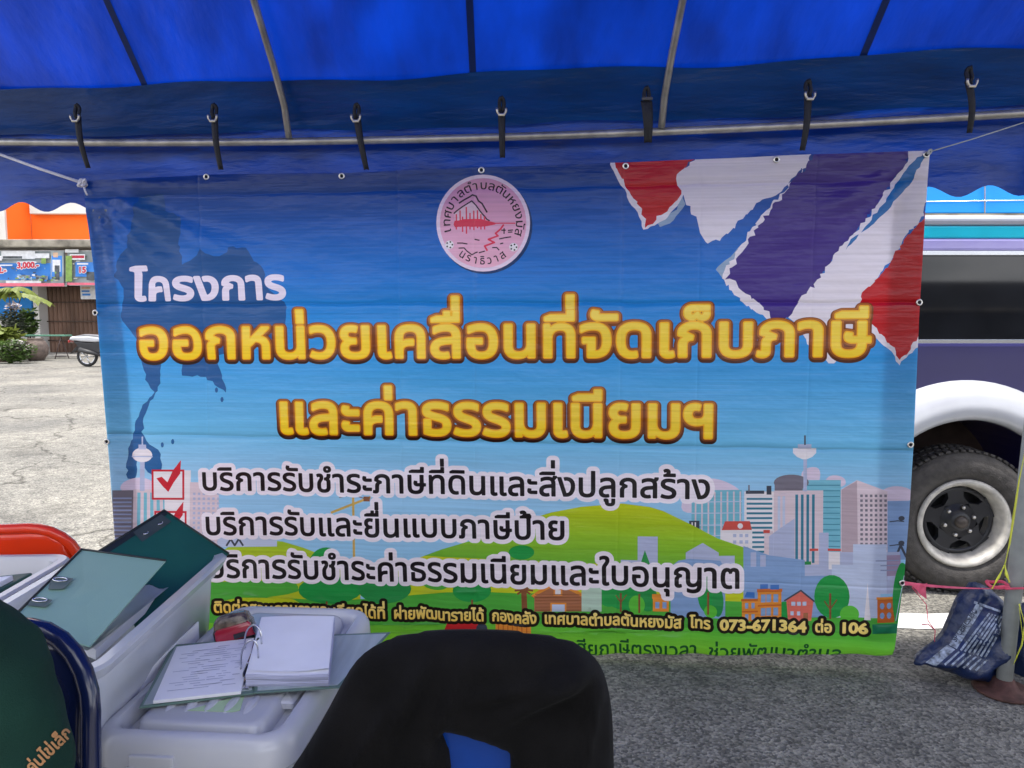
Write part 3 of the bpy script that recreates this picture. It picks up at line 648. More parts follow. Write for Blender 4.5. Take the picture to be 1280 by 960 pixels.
def build_banner():
    out = [(103, 226), (260, 218), (427, 216), (604, 209), (786, 203), (970, 195), (1163, 188), (1157, 290), (1150, 400), (1142, 560), (1137, 640), (1131, 720), (1120, 800), (1112, 852), (152, 812), (144, 690), (138, 600), (127, 450), (118, 340)]
    outline = pl(out)
    vs = []; es = []
    def ring(l):
        b = len(vs); vs.extend(l); es.extend((b + i, b + (i + 1) % len(l)) for i in range(len(l)))
    ro = resample(outline, .03); ring(ro)
    for loops, mi in LAY:
        for l in loops: ring(l)
    A = np.array(outline); mn, mx = A.min(0), A.max(0); stp = .028
    gx, gy = np.meshgrid(np.arange(mn[0], mx[0], stp), np.concatenate([np.arange(mn[1], .14, .008), np.arange(.14, mx[1], stp)])); G = np.c_[gx.ravel(), gy.ravel()] + np.random.RandomState(1).uniform(-.002, .002, (gx.size, 2))
    G = G[inside(G, [ro])]; vs.extend(tuple(q) for q in G)
    V, E, Fc, *_ = delaunay_2d_cdt([Vector(v) for v in vs], es, [], 0, 1e-6)
    V = np.array([tuple(v) for v in V]); T = np.array(Fc); C = V[T].mean(1); k = inside(C, [ro]); T = T[k]; C = C[k]
    mi = np.full(len(T), base)
    for loops, m in LAY:
        if not loops: continue
        P = np.concatenate([np.asarray(l) for l in loops]); a, b = P.min(0), P.max(0)
        sel = np.nonzero((C[:, 0] >= a[0]) & (C[:, 0] <= b[0]) & (C[:, 1] >= a[1]) & (C[:, 1] <= b[1]))[0]
        if len(sel): mi[sel[inside(C[sel], loops)]] = m
    me = bpy.data.meshes.new('banner'); me.from_pydata([bsurf(*v) for v in V], [], [tuple(int(i) for i in t) for t in T])
    for m in PM: me.materials.append(m)
    me.polygons.foreach_set('material_index', mi.astype(np.int32)); me.polygons.foreach_set('use_smooth', np.ones(len(T), bool))
    # faces towards the camera
    n = sum((me.polygons[i].normal.y for i in range(0, len(T), 50)))
    if n > 0: me.flip_normals()
    me.update()
    ban = tag(link('banner', me), 'large blue printed vinyl banner with yellow Thai headline hung below the tent edge', 'banner')
    hm = MB()
    def strip(pa, pb, w0, nu, nv):
        hm.grid(lambda u, v: bsurf(*(np.array(pa(u)) * (1 - v) + np.array(pb(u)) * v), -.007), nu * 2, nv * 2)
    lerp = lambda P: (lambda u: np.array([np.interp(u, np.linspace(0, 1, len(P)), [q[0] for q in P]), np.interp(u, np.linspace(0, 1, len(P)), [q[1] for q in P])]))
    strip(lerp(pl([(109, 262), (118, 340), (127, 450), (138, 600), (144, 690), (151, 800)])), lerp(pl([(138, 262), (146, 340), (156, 450), (168, 600), (175, 690), (182, 800)])), 0, 60, 4)
    strip(lerp(pl([(1162, 192), (1157, 290), (1150, 400), (1142, 560), (1137, 640), (1131, 720), (1120, 800)])), lerp(pl([(1121, 194), (1115, 290), (1108, 400), (1100, 560), (1096, 640), (1090, 720), (1082, 800)])), 0, 60, 4)
    strip(lerp(pl([(165, 226), (260, 220), (427, 218), (604, 211), (786, 205), (970, 197), (1116, 192)])), lerp(pl([(165, 246), (260, 240), (427, 240), (604, 235), (786, 228), (970, 221), (1116, 217)])), 0, 90, 3)
    hm.build('hem', mat('vinyl_back', (.16, .19, .24), .6, trans=.15, var=.1), ban)
    st = mat('grommet_metal', (.75, .72, .66), .3, metal=1, var=.1)
    for px, py in ((258, 221), (427, 220), (602, 213), (782, 208), (970, 200), (121, 391), (134, 552), (1150, 378), (1138, 556), (1128, 729), (107, 231), (1158, 193)):
        s, t = bp(px, py); c = bsurf(s, t, .002); b = MB(); b.tube([c + Vector((.0095 * math.cos(a), -.001, .0095 * math.sin(a))) for a in np.linspace(0, 2 * math.pi, 15)[:-1]], .0034, 6, closed=True)
        q = [c + Vector((.0075 * math.cos(a), -.0015, .0075 * math.sin(a))) for a in np.linspace(0, 2 * math.pi, 13)[:-1]]; b.add(q, [tuple(range(12))], 1)
        b.build('grommet', [st, mat('eyelet_hole', (.012, .012, .015), .9, var=.1)], ban)
    return ban
banner = build_banner()

# ------------------------------------------------------------------ the tent
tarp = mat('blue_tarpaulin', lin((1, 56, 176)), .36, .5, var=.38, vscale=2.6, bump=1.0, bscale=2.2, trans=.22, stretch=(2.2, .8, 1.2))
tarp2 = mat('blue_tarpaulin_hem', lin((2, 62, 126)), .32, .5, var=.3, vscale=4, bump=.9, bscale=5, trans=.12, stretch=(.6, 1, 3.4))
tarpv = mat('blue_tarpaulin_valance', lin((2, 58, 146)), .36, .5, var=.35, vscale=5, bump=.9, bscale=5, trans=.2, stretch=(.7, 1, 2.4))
galv = mat('galvanised_pipe', (.42, .40, .36), .42, metal=.75, var=.3, vscale=14, bump=.05)
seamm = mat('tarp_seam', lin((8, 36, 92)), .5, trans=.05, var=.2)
tent = thing('canopy_tent', 'blue tarpaulin tent roof with scalloped valance on a steel pipe frame', 'tent', (0, 3, 0))
TI = Vector((0, -3, 0))
def part(mb, name, m, parent, **k):
    """builds under a parent whose origin is not the world's"""
    o = mb.build(name, m, None, **k); o.parent = parent; o.matrix_parent_inverse = Matrix.Translation(-Vector(parent.location)) if parent.type == 'EMPTY' and parent.parent is None else Matrix.Identity(4)
    return o
def eave(x):                      # the front edge runs slightly towards the camera on the right; the pipe sags
    return 3.0 + BB * x, 2.108 + .0085 * x * x
SLOPE = math.tan(R(40)); XL, XR = -4.4, 4.0; RUN = 1.9; REAR = 1.0
def roof(x, q, dz=0):             # q metres in from the eave, towards the camera
    y, z = eave(x); z = 2.2 + .004 * x * x
    sag = .035 * math.sin(math.pi * min(1, q / RUN)) * (math.sin(x * math.pi / 1.42) ** 2)
    return Vector((x, y + .06 - q, z + q * SLOPE - sag + dz + .006 * math.sin(x * 5 + q * 3)))
b = MB(); b.grid(lambda u, v: roof(XL + (XR - XL) * u, v * RUN), 90, 24)
b.grid(lambda u, v: Vector((XL + (XR - XL) * u, eave(XL + (XR - XL) * u)[0] + .06 - RUN - v * REAR, roof(XL + (XR - XL) * u, RUN).z - v * REAR * SLOPE)), 60, 12)  # unseen rear slope, cut short to let sky light onto the foreground
part(b, 'roof_sheet', tarp, tent)
# doubled hem band hanging just inside the roof edge
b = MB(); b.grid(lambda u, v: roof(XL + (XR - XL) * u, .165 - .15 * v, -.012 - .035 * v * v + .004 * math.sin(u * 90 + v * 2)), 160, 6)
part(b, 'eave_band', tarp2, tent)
# valance with a wavy lower edge
def valance(u, v):
    x = XL + (XR - XL) * u; y, z = eave(x); zt = 2.2 + .004 * x * x; zb = 1.852 + .006 * x * x - .021 * math.cos((x + 2.05) * 2 * math.pi / .2338)
    return Vector((x, y + .068 + .012 * math.sin(x * 7) * v + .02 * v * math.sin(x * 3.3), zt + (zb - zt) * v))
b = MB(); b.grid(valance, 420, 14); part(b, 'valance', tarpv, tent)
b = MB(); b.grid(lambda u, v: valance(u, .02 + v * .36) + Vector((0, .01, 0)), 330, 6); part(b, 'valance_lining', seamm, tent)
b = MB(); b.tube([(x, *eave(x)) for x in np.linspace(XL, XR, 30)], .0155, 12); part(b, 'eave_pipe', galv, tent)
for x in (-.913, .575, -2.5, 2.2):
    b = MB(); b.tube([Vector((x, eave(x)[0] - .02, eave(x)[1] + .012)), roof(x, .13, -.075)] + [roof(x, q, -.055) for q in np.linspace(.25, RUN, 7)], .0135, 10); part(b, 'rafter', galv, tent)
for x in (-1.49, -.15, 1.265):
    b = MB(); b.grid(lambda u, v: roof(x + (u - .5) * .026, .06 + v * (RUN - .1), -.006), 2, 20); part(b, 'seam_band', seamm, tent)
b = MB(); b.tube([(XL, 3.06 + BB * XL - RUN, 2.2 + RUN * SLOPE - .05), (XR, 3.06 + BB * XR - RUN, 2.2 + RUN * SLOPE - .05)], .018, 10); part(b, 'ridge_pipe', galv, tent)
rust = mat('rusty_plate', (.085, .04, .032), .7, metal=.3, var=.4, vscale=30, bump=.2)
grey = mat('grey_painted_pole', (.30, .32, .31), .45, var=.12, vscale=20, bump=.04)
for k, (p0, p1) in enumerate(((at(1254, 860, 2.64), Vector((2.02, 2.76, 2.12))), (Vector((-2.95, 3.33, 0)), Vector((-3.0, 3.36, 2.14))), (Vector((2.3, .0, 0)), Vector((2.3, .0, 2.93))), (Vector((-3.0, .62, 0)), Vector((-3.0, .62, 2.93))))):
    p0.z = .016; b = MB(); b.tube([p0, p0.lerp(p1, .5), p1], .0275, 16); po = part(b, 'pole', grey, tent)
    b = MB(); b.lathe([(0, .001), (.098, .001), (.102, .007), (.094, .014), (.05, .017), (.034, .05), (.0, .05)], 28); pb = b.build('base_plate', rust, po); pb.data.transform(Matrix.Translation((p0.x, p0.y, 0)))
    
# straps that tie the tarpaulin to the pipe
blackw = mat('black_webbing', (.012, .013, .018), .6, var=.2, bump=.2, bscale=200); buck = mat('buckle_metal', (.42, .39, .33), .35, metal=.9, var=.2)
straps = [(97, 146, 110, 210, 1), (268, 146, 276, 212, 1), (446, 146, 458, 212, 1), (627, 138, 628, 197, 1), (808, 126, 810, 178, 0), (1010, 118, 1003, 188, 1), (1211, 102, 1212, 166, 1)]
SL = ['leftmost black tie strap with a metal hook, above the banner corner knot', 'second black tie strap from the left, over the map end of the banner', 'third black tie strap from the left, midway between the two rafters', 'black tie strap just right of the round emblem, with a bright metal hook', 'short wide black tie strap without a bright hook, beside the right rafter', 'black tie strap with a bright hook above the purple flag stripe', 'rightmost black tie strap, above the open gap beside the banner']
for (x0, y0, x1, y1, hk), lb in zip(straps, SL):
    Y = 2.90 + BB * (x0 - 640) / F * 3; A = at(x0, y0, Y); B_ = at(x1, y1, Y + .02); st = thing('tie_strap', lb, 'strap', A, group='straps tying the tent edge to the pipe')
    wd = .027 if hk else .042; b = MB()
    def sp(u, v, A=A, B_=B_, wd=wd):
        p = A.lerp(B_, v); return p - A + Vector(((u - .5) * wd * (1 - .35 * v), -.018 * math.sin(v * math.pi) + .004 * math.cos(u * 6), 0))
    b.grid(sp, 4, 12); o = b.build('webbing', blackw, st, solid=.005)
    b = MB(); b.tube([Vector((.0, .0, -.004)) + Vector((.009 * math.cos(a), .004 * math.sin(3 * a), .026 + .026 * math.sin(a))) for a in np.linspace(0, 2 * math.pi, 14)[:-1]], .0075, 6, closed=True); b.build('loop', blackw, st)
    if hk:
        b = MB(); b.tube([Vector((.017 * math.cos(a), -.02, -.002 + .021 * math.sin(a))) for a in np.linspace(R(165), R(375), 12)], .0052, 8)
        b.box((0, -.02, -.022), (.026, .011, .011), .004); b.build('hook', buck, st)
    else:
        b = MB(); b.box((0, -.015, .004), (.04, .008, .012), .003); b.build('slide_buckle', mat('dark_buckle', (.05, .05, .055), .4, var=.2), st)

# ------------------------------------------------------------------ cords
cordw = mat('white_cord', (.62, .62, .66), .7, bump=.2, bscale=150); wire = mat('thin_string', (.35, .37, .36), .6)
knot = at(104, 229, BA + BB * -1.77 - .015)
b = MB(); b.tube([Vector((-3.0, 3.33, 2.09)), at(0, 193, 3.2), at(50, 211, 3.14), knot], .0062, 8)
b.tube([knot + Vector((.011 * math.cos(a) * (1 + .4 * math.sin(2.3 * a)), -.008 + .006 * math.sin(a * 1.7), .013 * math.sin(a * 1.3))) for a in np.linspace(0, 14, 50)], .005, 6); b.tube([knot, knot + Vector((.012, -.012, -.03)), knot + Vector((.02, -.01, -.05))], .0035, 6)
tag(origin_to(b.build('white_cord', cordw), knot), 'white cord knotted to the left top corner of the banner', 'cord')
c2 = at(1161, 190, BA + BB * 1.5 - .01)
b = MB(); b.tube([c2, at(1215, 174, 2.68), at(1280, 153, 2.68), Vector((2.01, 2.73, 2.06))], .0022, 6); b.tube([c2 + Vector((.008 * math.cos(a), -.004, .008 * math.sin(a * 1.4))) for a in np.linspace(0, 9, 30)], .003, 5)
tag(origin_to(b.build('corner_string', wire), c2), 'thin string from the right top corner of the banner to the tent frame', 'string')
pink = mat('pink_plastic_tape', lin((250, 110, 140)), .4, trans=.55, var=.25, vscale=30); 
c3 = at(1131, 729, BA + BB * 1.45 - .008); e3 = at(1257, 736, 2.61)
b = MB()
def tape(u, v):
    q = c3.lerp(e3, u); tw = math.sin(u * 5) * .6; return q + Vector((0, math.sin(tw) * (v - .5) * .012, (v - .5) * (.006 + .010 * math.exp(-u * 6)) - .006 * math.sin(u * math.pi)))
b.grid(tape, 40, 3); b.tube([Vector((e3.x + .034 * math.cos(a), 2.655 + .034 * math.sin(a), e3.z + .004 * math.sin(3 * a))) for a in np.linspace(0, 2 * math.pi, 21)[:-1]], .006, 6, closed=True)
b.tube([e3, e3 + Vector((.06, .0, .002)), e3 + Vector((.22, .0, .004))], .004, 6)
fl = [at(1136, 729, 2.69), at(1161, 730, 2.685), at(1157, 748, 2.68), at(1149, 742, 2.685)]
b.grid(lambda u, v: (fl[0].lerp(fl[1], u)).lerp(fl[3].lerp(fl[2], u), v) + Vector((0, -.012 * math.sin(u * 4 + v * 3), 0)), 8, 6)
b.tube([at(1140, 734, 2.69), at(1158, 756, 2.68), at(1160, 776, 2.67), at(1169, 788, 2.66), at(1168, 802, 2.65)], .0016, 5); b.tube([at(1152, 781, 2.66), at(1160, 780, 2.66), at(1168, 787, 2.66)], .0022, 5)
tag(origin_to(b.build('pink_tape', pink), c3), 'pink plastic tape tied from the banner edge to the grey pole', 'tape')
yl = mat('yellow_rope', lin((214, 216, 70)), .5, trans=.2, var=.2, bump=.3, bscale=90)
b = MB(); kn = at(1256, 706, 2.60)
def ribbon(P, w):
    n = len(P) - 1
    b.grid(lambda u, v: P[min(n - 1, int(v * n))].lerp(P[min(n - 1, int(v * n)) + 1], v * n - min(n - 1, int(v * n))) + Vector(((u - .5) * w * (1 - .3 * math.sin(v * 9)), -.004 * math.cos(u * 3), .0)), 2, 24)
ribbon([at(1283, 556, 2.63), at(1274, 600, 2.62), at(1262, 680, 2.61), kn], .010); ribbon([kn, at(1248, 722, 2.58), at(1240, 736, 2.57)], .012); ribbon([kn, at(1258, 718, 2.59), at(1262, 728, 2.60)], .012)
ribbon([at(1274, 755, 2.62), at(1281, 780, 2.6), at(1277, 808, 2.6), at(1267, 830, 2.61)], .008); ribbon([at(1274, 760, 2.62), at(1279, 800, 2.6), at(1270, 822, 2.61)], .006)
tag(origin_to(b.build('yellow_rope', yl, solid=.002), kn), 'yellow plastic rope hanging along the grey pole and tying the sandbag', 'rope')

# ------------------------------------------------------------------ sandbags
bagm = mat('woven_sack', lin((14, 34, 72)), .42, .5, var=.35, vscale=14, bump=.5, bscale=22, coat=.15)
sackp = mat('sack_print', (.22, .26, .33), .5, var=.75, vscale=70); sackk = mat('sack_ink', (.02, .03, .06), .5, var=.3)
def sack_place(a, b, h): p = at(a, b, 2.745 - (b - 780) * .0006) + Vector((0, -h, 0)); p.z = max(p.z, .008); return p
def fold(a, b): return .02 * math.sin((a - b) * .09) + .013 * math.sin((a + b) * .13) + .010 * math.sin(a * .21 + 2 * math.sin(b * .1))
sout = smooth_loop([(1139, 832), (1150, 818), (1178, 798), (1190, 770), (1200, 745), (1212, 736), (1216, 726), (1230, 731), (1244, 740), (1252, 752), (1258, 790), (1258, 830), (1250, 852), (1240, 853), (1205, 846), (1178, 838), (1158, 830)], 1)
sb = inflate([sout], sack_place, 34, .085, 4, fold).build('sandbag', bagm)
bvh = BVHTree.FromPolygons([v.co.copy() for v in sb.data.vertices], [p.vertices[:] for p in sb.data.polygons])
tag(origin_to(sb, (1.63, 2.5, 0)), 'dark blue woven sandbag with white print lying against the pole base', 'sandbag')
def onto(px, py, tree, lift=.0015):
    d = ray(px, py).normalized(); h = tree.ray_cast(Vector((0, 0, CAMZ)), d); return h[0] - d * lift if h[0] else None
def decal(name, parent, quads, m, tree, n=10, lift=.0015):
    """printing that follows a surface; quads of photo points"""
    mb = MB()
    for q in quads:
        Q = [np.array(c, float) for c in q]; G = [[onto(*(Q[0] * (1 - i / n) * (1 - j / n) + Q[1] * i / n * (1 - j / n) + Q[2] * i / n * j / n + Q[3] * (1 - i / n) * j / n), tree, lift) for i in range(n + 1)] for j in range(n + 1)]
        for j in range(n):
            for i in range(n):
                c = (G[j][i], G[j][i + 1], G[j + 1][i + 1], G[j + 1][i])
                if all(x is not None for x in c): mb.add(c, [(0, 1, 2, 3)], 0, True)
    return attach(mb.build(name, m), parent)
def decal_text(name, parent, s, p0, p1, hpx, m, tree, th=.02, lift=.003):
    loops, w = clean_text(s, 1, th, .02); P0 = np.array(p0, float); P1 = np.array(p1, float); u = (P1 - P0) / w; l = np.hypot(*(P1 - P0)); v = np.array((P1[1] - P0[1], -(P1[0] - P0[0]))) / l * hpx / .56
    mb = MB(); cache = lambda a, b: onto(*(P0 + u * a + v * b), tree, lift)
    vs = []; es = []
    for lp in loops:
        lp = resample(lp, .15); b0 = len(vs); vs += [Vector(p) for p in lp]; es += [(b0 + i, b0 + (i + 1) % len(lp)) for i in range(len(lp))]
    V, E, Fc, *_ = delaunay_2d_cdt(vs, es, [], 0, 1e-6); V = np.array([tuple(q) for q in V]); T = np.array(Fc); T = T[inside(V[T].mean(1), loops)]
    H = [cache(a, b) for a, b in V]; T = [tuple(int(i) for i in t) for t in T if all(H[i] is not None for i in t)]
    mb.add([h if h is not None else Vector() for h in H], T); return attach(mb.build(name, m), parent)
U = np.array((1216., 758.)); 
decal('label_print', sb, [((1186, 806), (1221, 754), (1229, 760), (1196, 811)), ((1157, 828), (1184, 806), (1194, 812), (1170, 833))], sackp, bvh)
decal('print_lines', sb, [((1218, 751), (1254, 764), (1254, 767), (1217, 754))] + [((1200 + k, 812 + k * .3), (1236 + k * .75, 766 + k * .2), (1238 + k * .75, 767 + k * .2), (1202 + k, 814 + k * .3)) for k in range(0, 34, 5)] + [((1180 + k * 1.1, 830 + k * .2), (1198 + k, 814 + k * .3), (1200 + k, 815 + k * .3), (1182 + k * 1.1, 832 + k * .2)) for k in range(0, 40, 7)], sackp, bvh)
decal_text('sack_lettering', sb, 'SP CEIRCS MC', (1195, 803), (1222, 764), 6, sackk, bvh)
s2 = inflate([smooth_loop([(1264, 765), (1280, 752), (1320, 760), (1345, 800), (1340, 850), (1290, 862), (1262, 850), (1258, 810)], 2)], lambda a, b, h: at(a, b, 2.80) + Vector((0, -h, 0)), 30, .08, 6, fold).build('sandbag', bagm)
tag(origin_to(s2, (2.0, 2.8, 0)), 'second blue sandbag behind the grey pole, at the right edge of the photo', 'sandbag')
for o_ in (sb, s2): o_['group'] = 'sandbags weighing down the pole'

# ------------------------------------------------------------------ the parked off-road van behind the banner
purple = mat('indigo_paint', lin((42, 38, 92)), .28, .5, var=.08, vscale=3, coat=.7); whp = mat('white_paint', (.50, .51, .54), .3, .5, var=.06, vscale=6, coat=.5)
cyan = mat('cyan_stripe', lin((40, 214, 232)), .3, var=.05, coat=.5); lav = mat('lavender_paint', lin((168, 160, 214)), .3, var=.05, coat=.5); glass = mat('tinted_glass', (.008, .009, .012), .04, .5, var=.2)
chrome = mat('chrome_strip', (.62, .63, .65), .2, metal=1, var=.05); rubber = mat('black_rubber', (.025, .025, .025), .7, var=.3, vscale=40); tyrem = mat('tyre_rubber', (.055, .05, .046), .78, var=.35, vscale=26, bump=.25, bscale=120)
rimw = mat('cream_rim', (.47, .445, .40), .42, var=.3, vscale=20, coat=.2); rimb = mat('black_spokes', (.022, .022, .025), .38, var=.3); under = mat('wheel_well', (.045, .028, .024), .85, var=.4); plast = mat('dark_plastic', (.03, .03, .032), .5)
YV = 3.66; XW, ZW, RW = 2.27, .365, .365; XF = -.55            # side plane, wheel places
van = thing('parked_van', 'indigo and white off-road van with a long dark side window parked behind the banner', 'van', (.9, YV, 0))
V0 = (-.9, -YV, 0)
def vput(b, name, m, **k):
    o = b.build(name, m, None, **k); return attach(o, van)
def side(poly, y0, y1): 
    b = MB(); b.prism(poly, lambda a, z, t: Vector((a, t, z)), y0, y1); return b
X0, X1 = -1.35, 3.35
def archpts(cx, r, up=True): return [(cx + r * math.cos(a), ZW + r * math.sin(a)) for a in np.linspace(math.pi - .14, .14, 22)]
low = [(X0, .42)] + archpts(XF, .53) + archpts(XW, .53) + [(X1, .42), (X1 + .03, .8), (X1, 1.27), (X0 + .1, 1.27), (X0 - .04, .95)]
vput(side(low, YV, YV + 1.72), 'body', [purple], bev=.02)
gapm = mat('panel_gap', (.006, .006, .008), .8)
for x in (.35, 1.42, 2.98):
    vput(side([(x, .55), (x + .008, .55), (x + .008, 1.26), (x, 1.26)], YV - .002, YV + .002), 'panel_gap', gapm)
vput(side([(1.25, 1.08), (1.39, 1.08), (1.39, 1.115), (1.25, 1.115)], YV - .02, YV + .01), 'door_handle', chrome, bev=.006)
# cabin leaning slightly inwards
def lean(z): return .014 * (z - 1.27) / .6
def cab(poly, off, t, b=None):
    b = b or MB(); b.prism(poly, lambda a, z, tt: Vector((a, YV + .015 + lean(z) + tt, z)), off, t); return b
vput(cab([(X0 + 1.0, 1.27), (X1 - .03, 1.27), (X1 - .08, 1.70), (X0 + 1.5, 1.70)], .012, 1.62), 'cabin', purple)
vput(cab([(X0 + 1.10, 1.285), (X1 - .12, 1.285), (X1 - .15, 1.695), (X0 + 1.55, 1.695)], .004, .011), 'side_window', glass)
vput(cab([(X0 + 1.08, 1.262), (X1 - .1, 1.262), (X1 - .1, 1.284), (X0 + 1.08, 1.284)], -.006, .01), 'chrome_trim', chrome, bev=.003)
vput(cab([(X0 + 1.52, 1.697), (X1 - .1, 1.697), (X1 - .1, 1.722), (X0 + 1.52, 1.722)], -.004, .01), 'window_trim', chrome, bev=.004)
vput(cab([(X0 + 1.5, 1.722), (X1 - .08, 1.722), (X1 - .1, 1.782), (X0 + 1.56, 1.782)], .003, 1.6), 'lavender_band', lav, bev=.012)
vput(cab([(X0 + 1.56, 1.783), (X1 - .1, 1.783), (X1 - .12, 1.845), (X0 + 1.6, 1.845)], .008, 1.58), 'cyan_band', cyan, bev=.008)
vput(cab([(X0 + 1.6, 1.846), (X1 - .12, 1.846), (X1 - .2, 1.895), (X0 + 1.7, 1.895)], -.004, 1.56), 'roof', whp, bev=.02)
for cx, nm in ((XW, 'rear'), (XF, 'front')):
    # flared wheel arch: a rounded section swept round the opening
    prof = [(.515, .03), (.50, -.02), (.505, -.065), (.53, -.09), (.575, -.092), (.62, -.075), (.665, -.045), (.695, -.01), (.70, .03)]
    b = MB(); n = len(prof); vs = []; A = np.linspace(math.pi + .02, -.02, 40)
    for a in A: vs += [Vector((cx + r * math.cos(a), YV + y, ZW + .02 + r * math.sin(a))) for r, y in prof]
    b.add(vs, [(i * n + k, (i + 1) * n + k, (i + 1) * n + k + 1, i * n + k + 1) for i in range(len(A) - 1) for k in range(n - 1)], 0, True); vput(b, 'wheel_flare', whp)
    b = MB(); vs = []
    for a in np.linspace(math.pi + .1, -.1, 24): vs += [Vector((cx + .525 * math.cos(a), YV + y, ZW + .02 + .525 * math.sin(a))) for y in (-.01, .55)]
    b.add(vs, [(2 * i, 2 * i + 2, 2 * i + 3, 2 * i + 1) for i in range(23)], 0, True); b.box((cx, YV + .56, .62), (1.06, .02, .62), 0); vput(b, 'wheel_well', under)
def wheel(cx, cy, yaw, sgn=1):
    M = Matrix.Translation((cx, cy, ZW)) @ Matrix.Rotation(yaw, 4, 'Z') @ Matrix.Rotation(R(90), 4, 'X')     # local +z faces the camera
    b = MB(); b.lathe([(.225, -.16), (.30, -.19), (.345, -.175), (.362, -.13), (.365, -.06), (.365, .01), (.361, .055), (.345, .085), (.325, .098), (.318, .097), (.312, .102), (.295, .107), (.262, .104), (.245, .096), (.236, .086), (.222, .080)], 72, 0, M)
    # tread blocks round the shoulder
    for k in range(64):
        a = 2 * math.pi * k / 64
        for zz_, wd in ((.045, .05), (-.02, .05), (-.09, .05)):
            c = M @ Vector((.3655 * math.cos(a + zz_ * .8), .3655 * math.sin(a + zz_ * .8), zz_)); b.box(c, (.012, .024, wd), .002, 0, (M.to_3x3() @ Matrix.Rotation(a, 3, 'Z')).to_4x4())
    for k in list(range(3, 11)) + list(range(22, 30)):
        a = 2 * math.pi * k / 38
        b.box(M @ Vector((.278 * math.cos(a), .278 * math.sin(a), .1055)), (.018, .024, .004), .001, 0, (M.to_3x3() @ Matrix.Rotation(a, 3, 'Z')).to_4x4())
    t = vput(b, 'wheel', tyrem)
    b = MB(); b.lathe([(.224, .078), (.226, .088), (.218, .096), (.206, .095), (.198, .088), (.186, .06), (.178, .03), (.172, -.02), (.172, -.10), (.20, -.14)], 60, 0, M); attach(b.build('rim', rimw), t)
    b = MB(); b.lathe([(.176, .008), (.172, .022), (.158, .030), (.150, .020)], 60, 0, M); b.lathe([(.0, .06), (.040, .06), (.052, .052), (.060, .035), (.085, .030), (.092, .02), (.1, .0)], 40, 0, M)
    for k in range(5):
        a = 2 * math.pi * (k + .35) / 5; P = []
        for r, w in ((.08, .062), (.12, .036), (.15, .040), (.17, .058)): P.append((r, w))
        top = [(r, w) for r, w in P] + [(r, -w) for r, w in reversed(P)]
        b.prism(top, lambda x, y, t_: M @ Vector((x * math.cos(a) - y * math.sin(a), x * math.sin(a) + y * math.cos(a), t_)), -.01, .026)
    b.lathe([(0, -.06), (.172, -.06)], 40, 0, M); attach(b.build('spokes', rimb), t)
    b = MB(); b.lathe([(0, .078), (.022, .077), (.030, .070), (.034, .058)], 24, 0, M); attach(b.build('hub_cap', mat('hub', (.06, .05, .045), .4, metal=.5, var=.3)), t)
    for k in range(6):
        b = MB(); a = 2 * math.pi * k / 6 + .3; b.lathe([(0, .05), (.007, .05), (.010, .045), (.0105, .028)], 10, 0, M @ Matrix.Translation((.072 * math.cos(a), .072 * math.sin(a), 0)))
        attach(b.build('wheel_nut', mat('nut', (.55, .53, .5), .35, metal=.9, var=.2)), t)
    return t
wheel(XW, YV + .03, R(-5)); wheel(XF, YV + .03, 0)
for cx in (XW, XF):
    b = MB(); b.lathe([(.2, -.1), (.36, -.09), (.365, .09), (.2, .1)], 40, 0, Matrix.Translation((cx, YV + 1.6, ZW)) @ Matrix.Rotation(R(90), 4, 'X')); vput(b, 'wheel', tyrem)
b = MB(); b.tube([(XW, YV + .1, ZW), (XW, YV + 1.6, ZW)], .05, 10); b.tube([(XF, YV + .1, ZW), (XF, YV + 1.6, ZW)], .05, 10); b.box((1.0, YV + .9, .42), (4.2, 1.0, .12), .02); vput(b, 'chassis', plast)
b = MB(); b.box((X0 - .08, YV + .86, .52), (.14, 1.7, .22), .05); vput(b, 'bumper', whp); b = MB(); b.box((X1 + .08, YV + .86, .5), (.14, 1.7, .2), .05); vput(b, 'bumper', whp)
for y in (.22, 1.5):
    b = MB(); b.box((X0 - .03, YV + y, .82), (.06, .3, .16), .03); vput(b, 'headlight', chrome); b = MB(); b.box((X1 + .02, YV + y, .9), (.05, .12, .3), .02); vput(b, 'tail_light', mat('tail_red', (.4, .02, .02), .2, coat=1))
b = MB(); b.add([(X0 + .78, YV + .1, 1.275), (X0 + .78, YV + 1.6, 1.275), (X0 + 1.46, YV + 1.55, 1.70), (X0 + 1.46, YV + .14, 1.70)], [(0, 1, 2, 3)]); vput(b, 'windscreen', glass, solid=.01)

# ------------------------------------------------------------------ buildings
orangew = mat('orange_render', lin((252, 112, 30)), .8, var=.06, vscale=.8); concr = mat('stained_concrete', (.30, .27, .22), .9, var=.55, vscale=2.2, bump=.2); whitew = mat('white_render', (.66, .64, .60), .8, var=.12, vscale=.9)
bluew = mat('blue_cladding', lin((22, 150, 246)), .5, var=.05, vscale=.5); shut = mat('brown_shutter', (.20, .12, .085), .6, var=.45, vscale=1.3, stretch=(1, 1, .4)); dark = mat('dark_void', (.02, .02, .022), .9)
YB = 27.0
def blk(x0, y0, x1, y1, Y0, Y1):
    """a block whose front face fills the photo rectangle at depth Y0"""
    a = at(x0, y0, Y0); c = at(x1, y1, Y0); b = MB(); b.box(((a.x + c.x) / 2, (Y0 + Y1) / 2, (a.z + c.z) / 2), (abs(c.x - a.x), Y1 - Y0, abs(a.z - c.z)), .01); return b
shop = thing('shophouse', 'orange and white two storey shophouse with a rusty folding shutter across the road', 'building', (-17, YB, 0))
def sput(b, name, m, p=shop, **k): return attach(b.build(name, m, None, **k), p)
zs = at(0, 309, YB).z
b = MB(); b.box((-20, YB + 6, (zs + .0) / 2), (26, 8, zs), .0); sput(b, 'rear_wall', whitew)
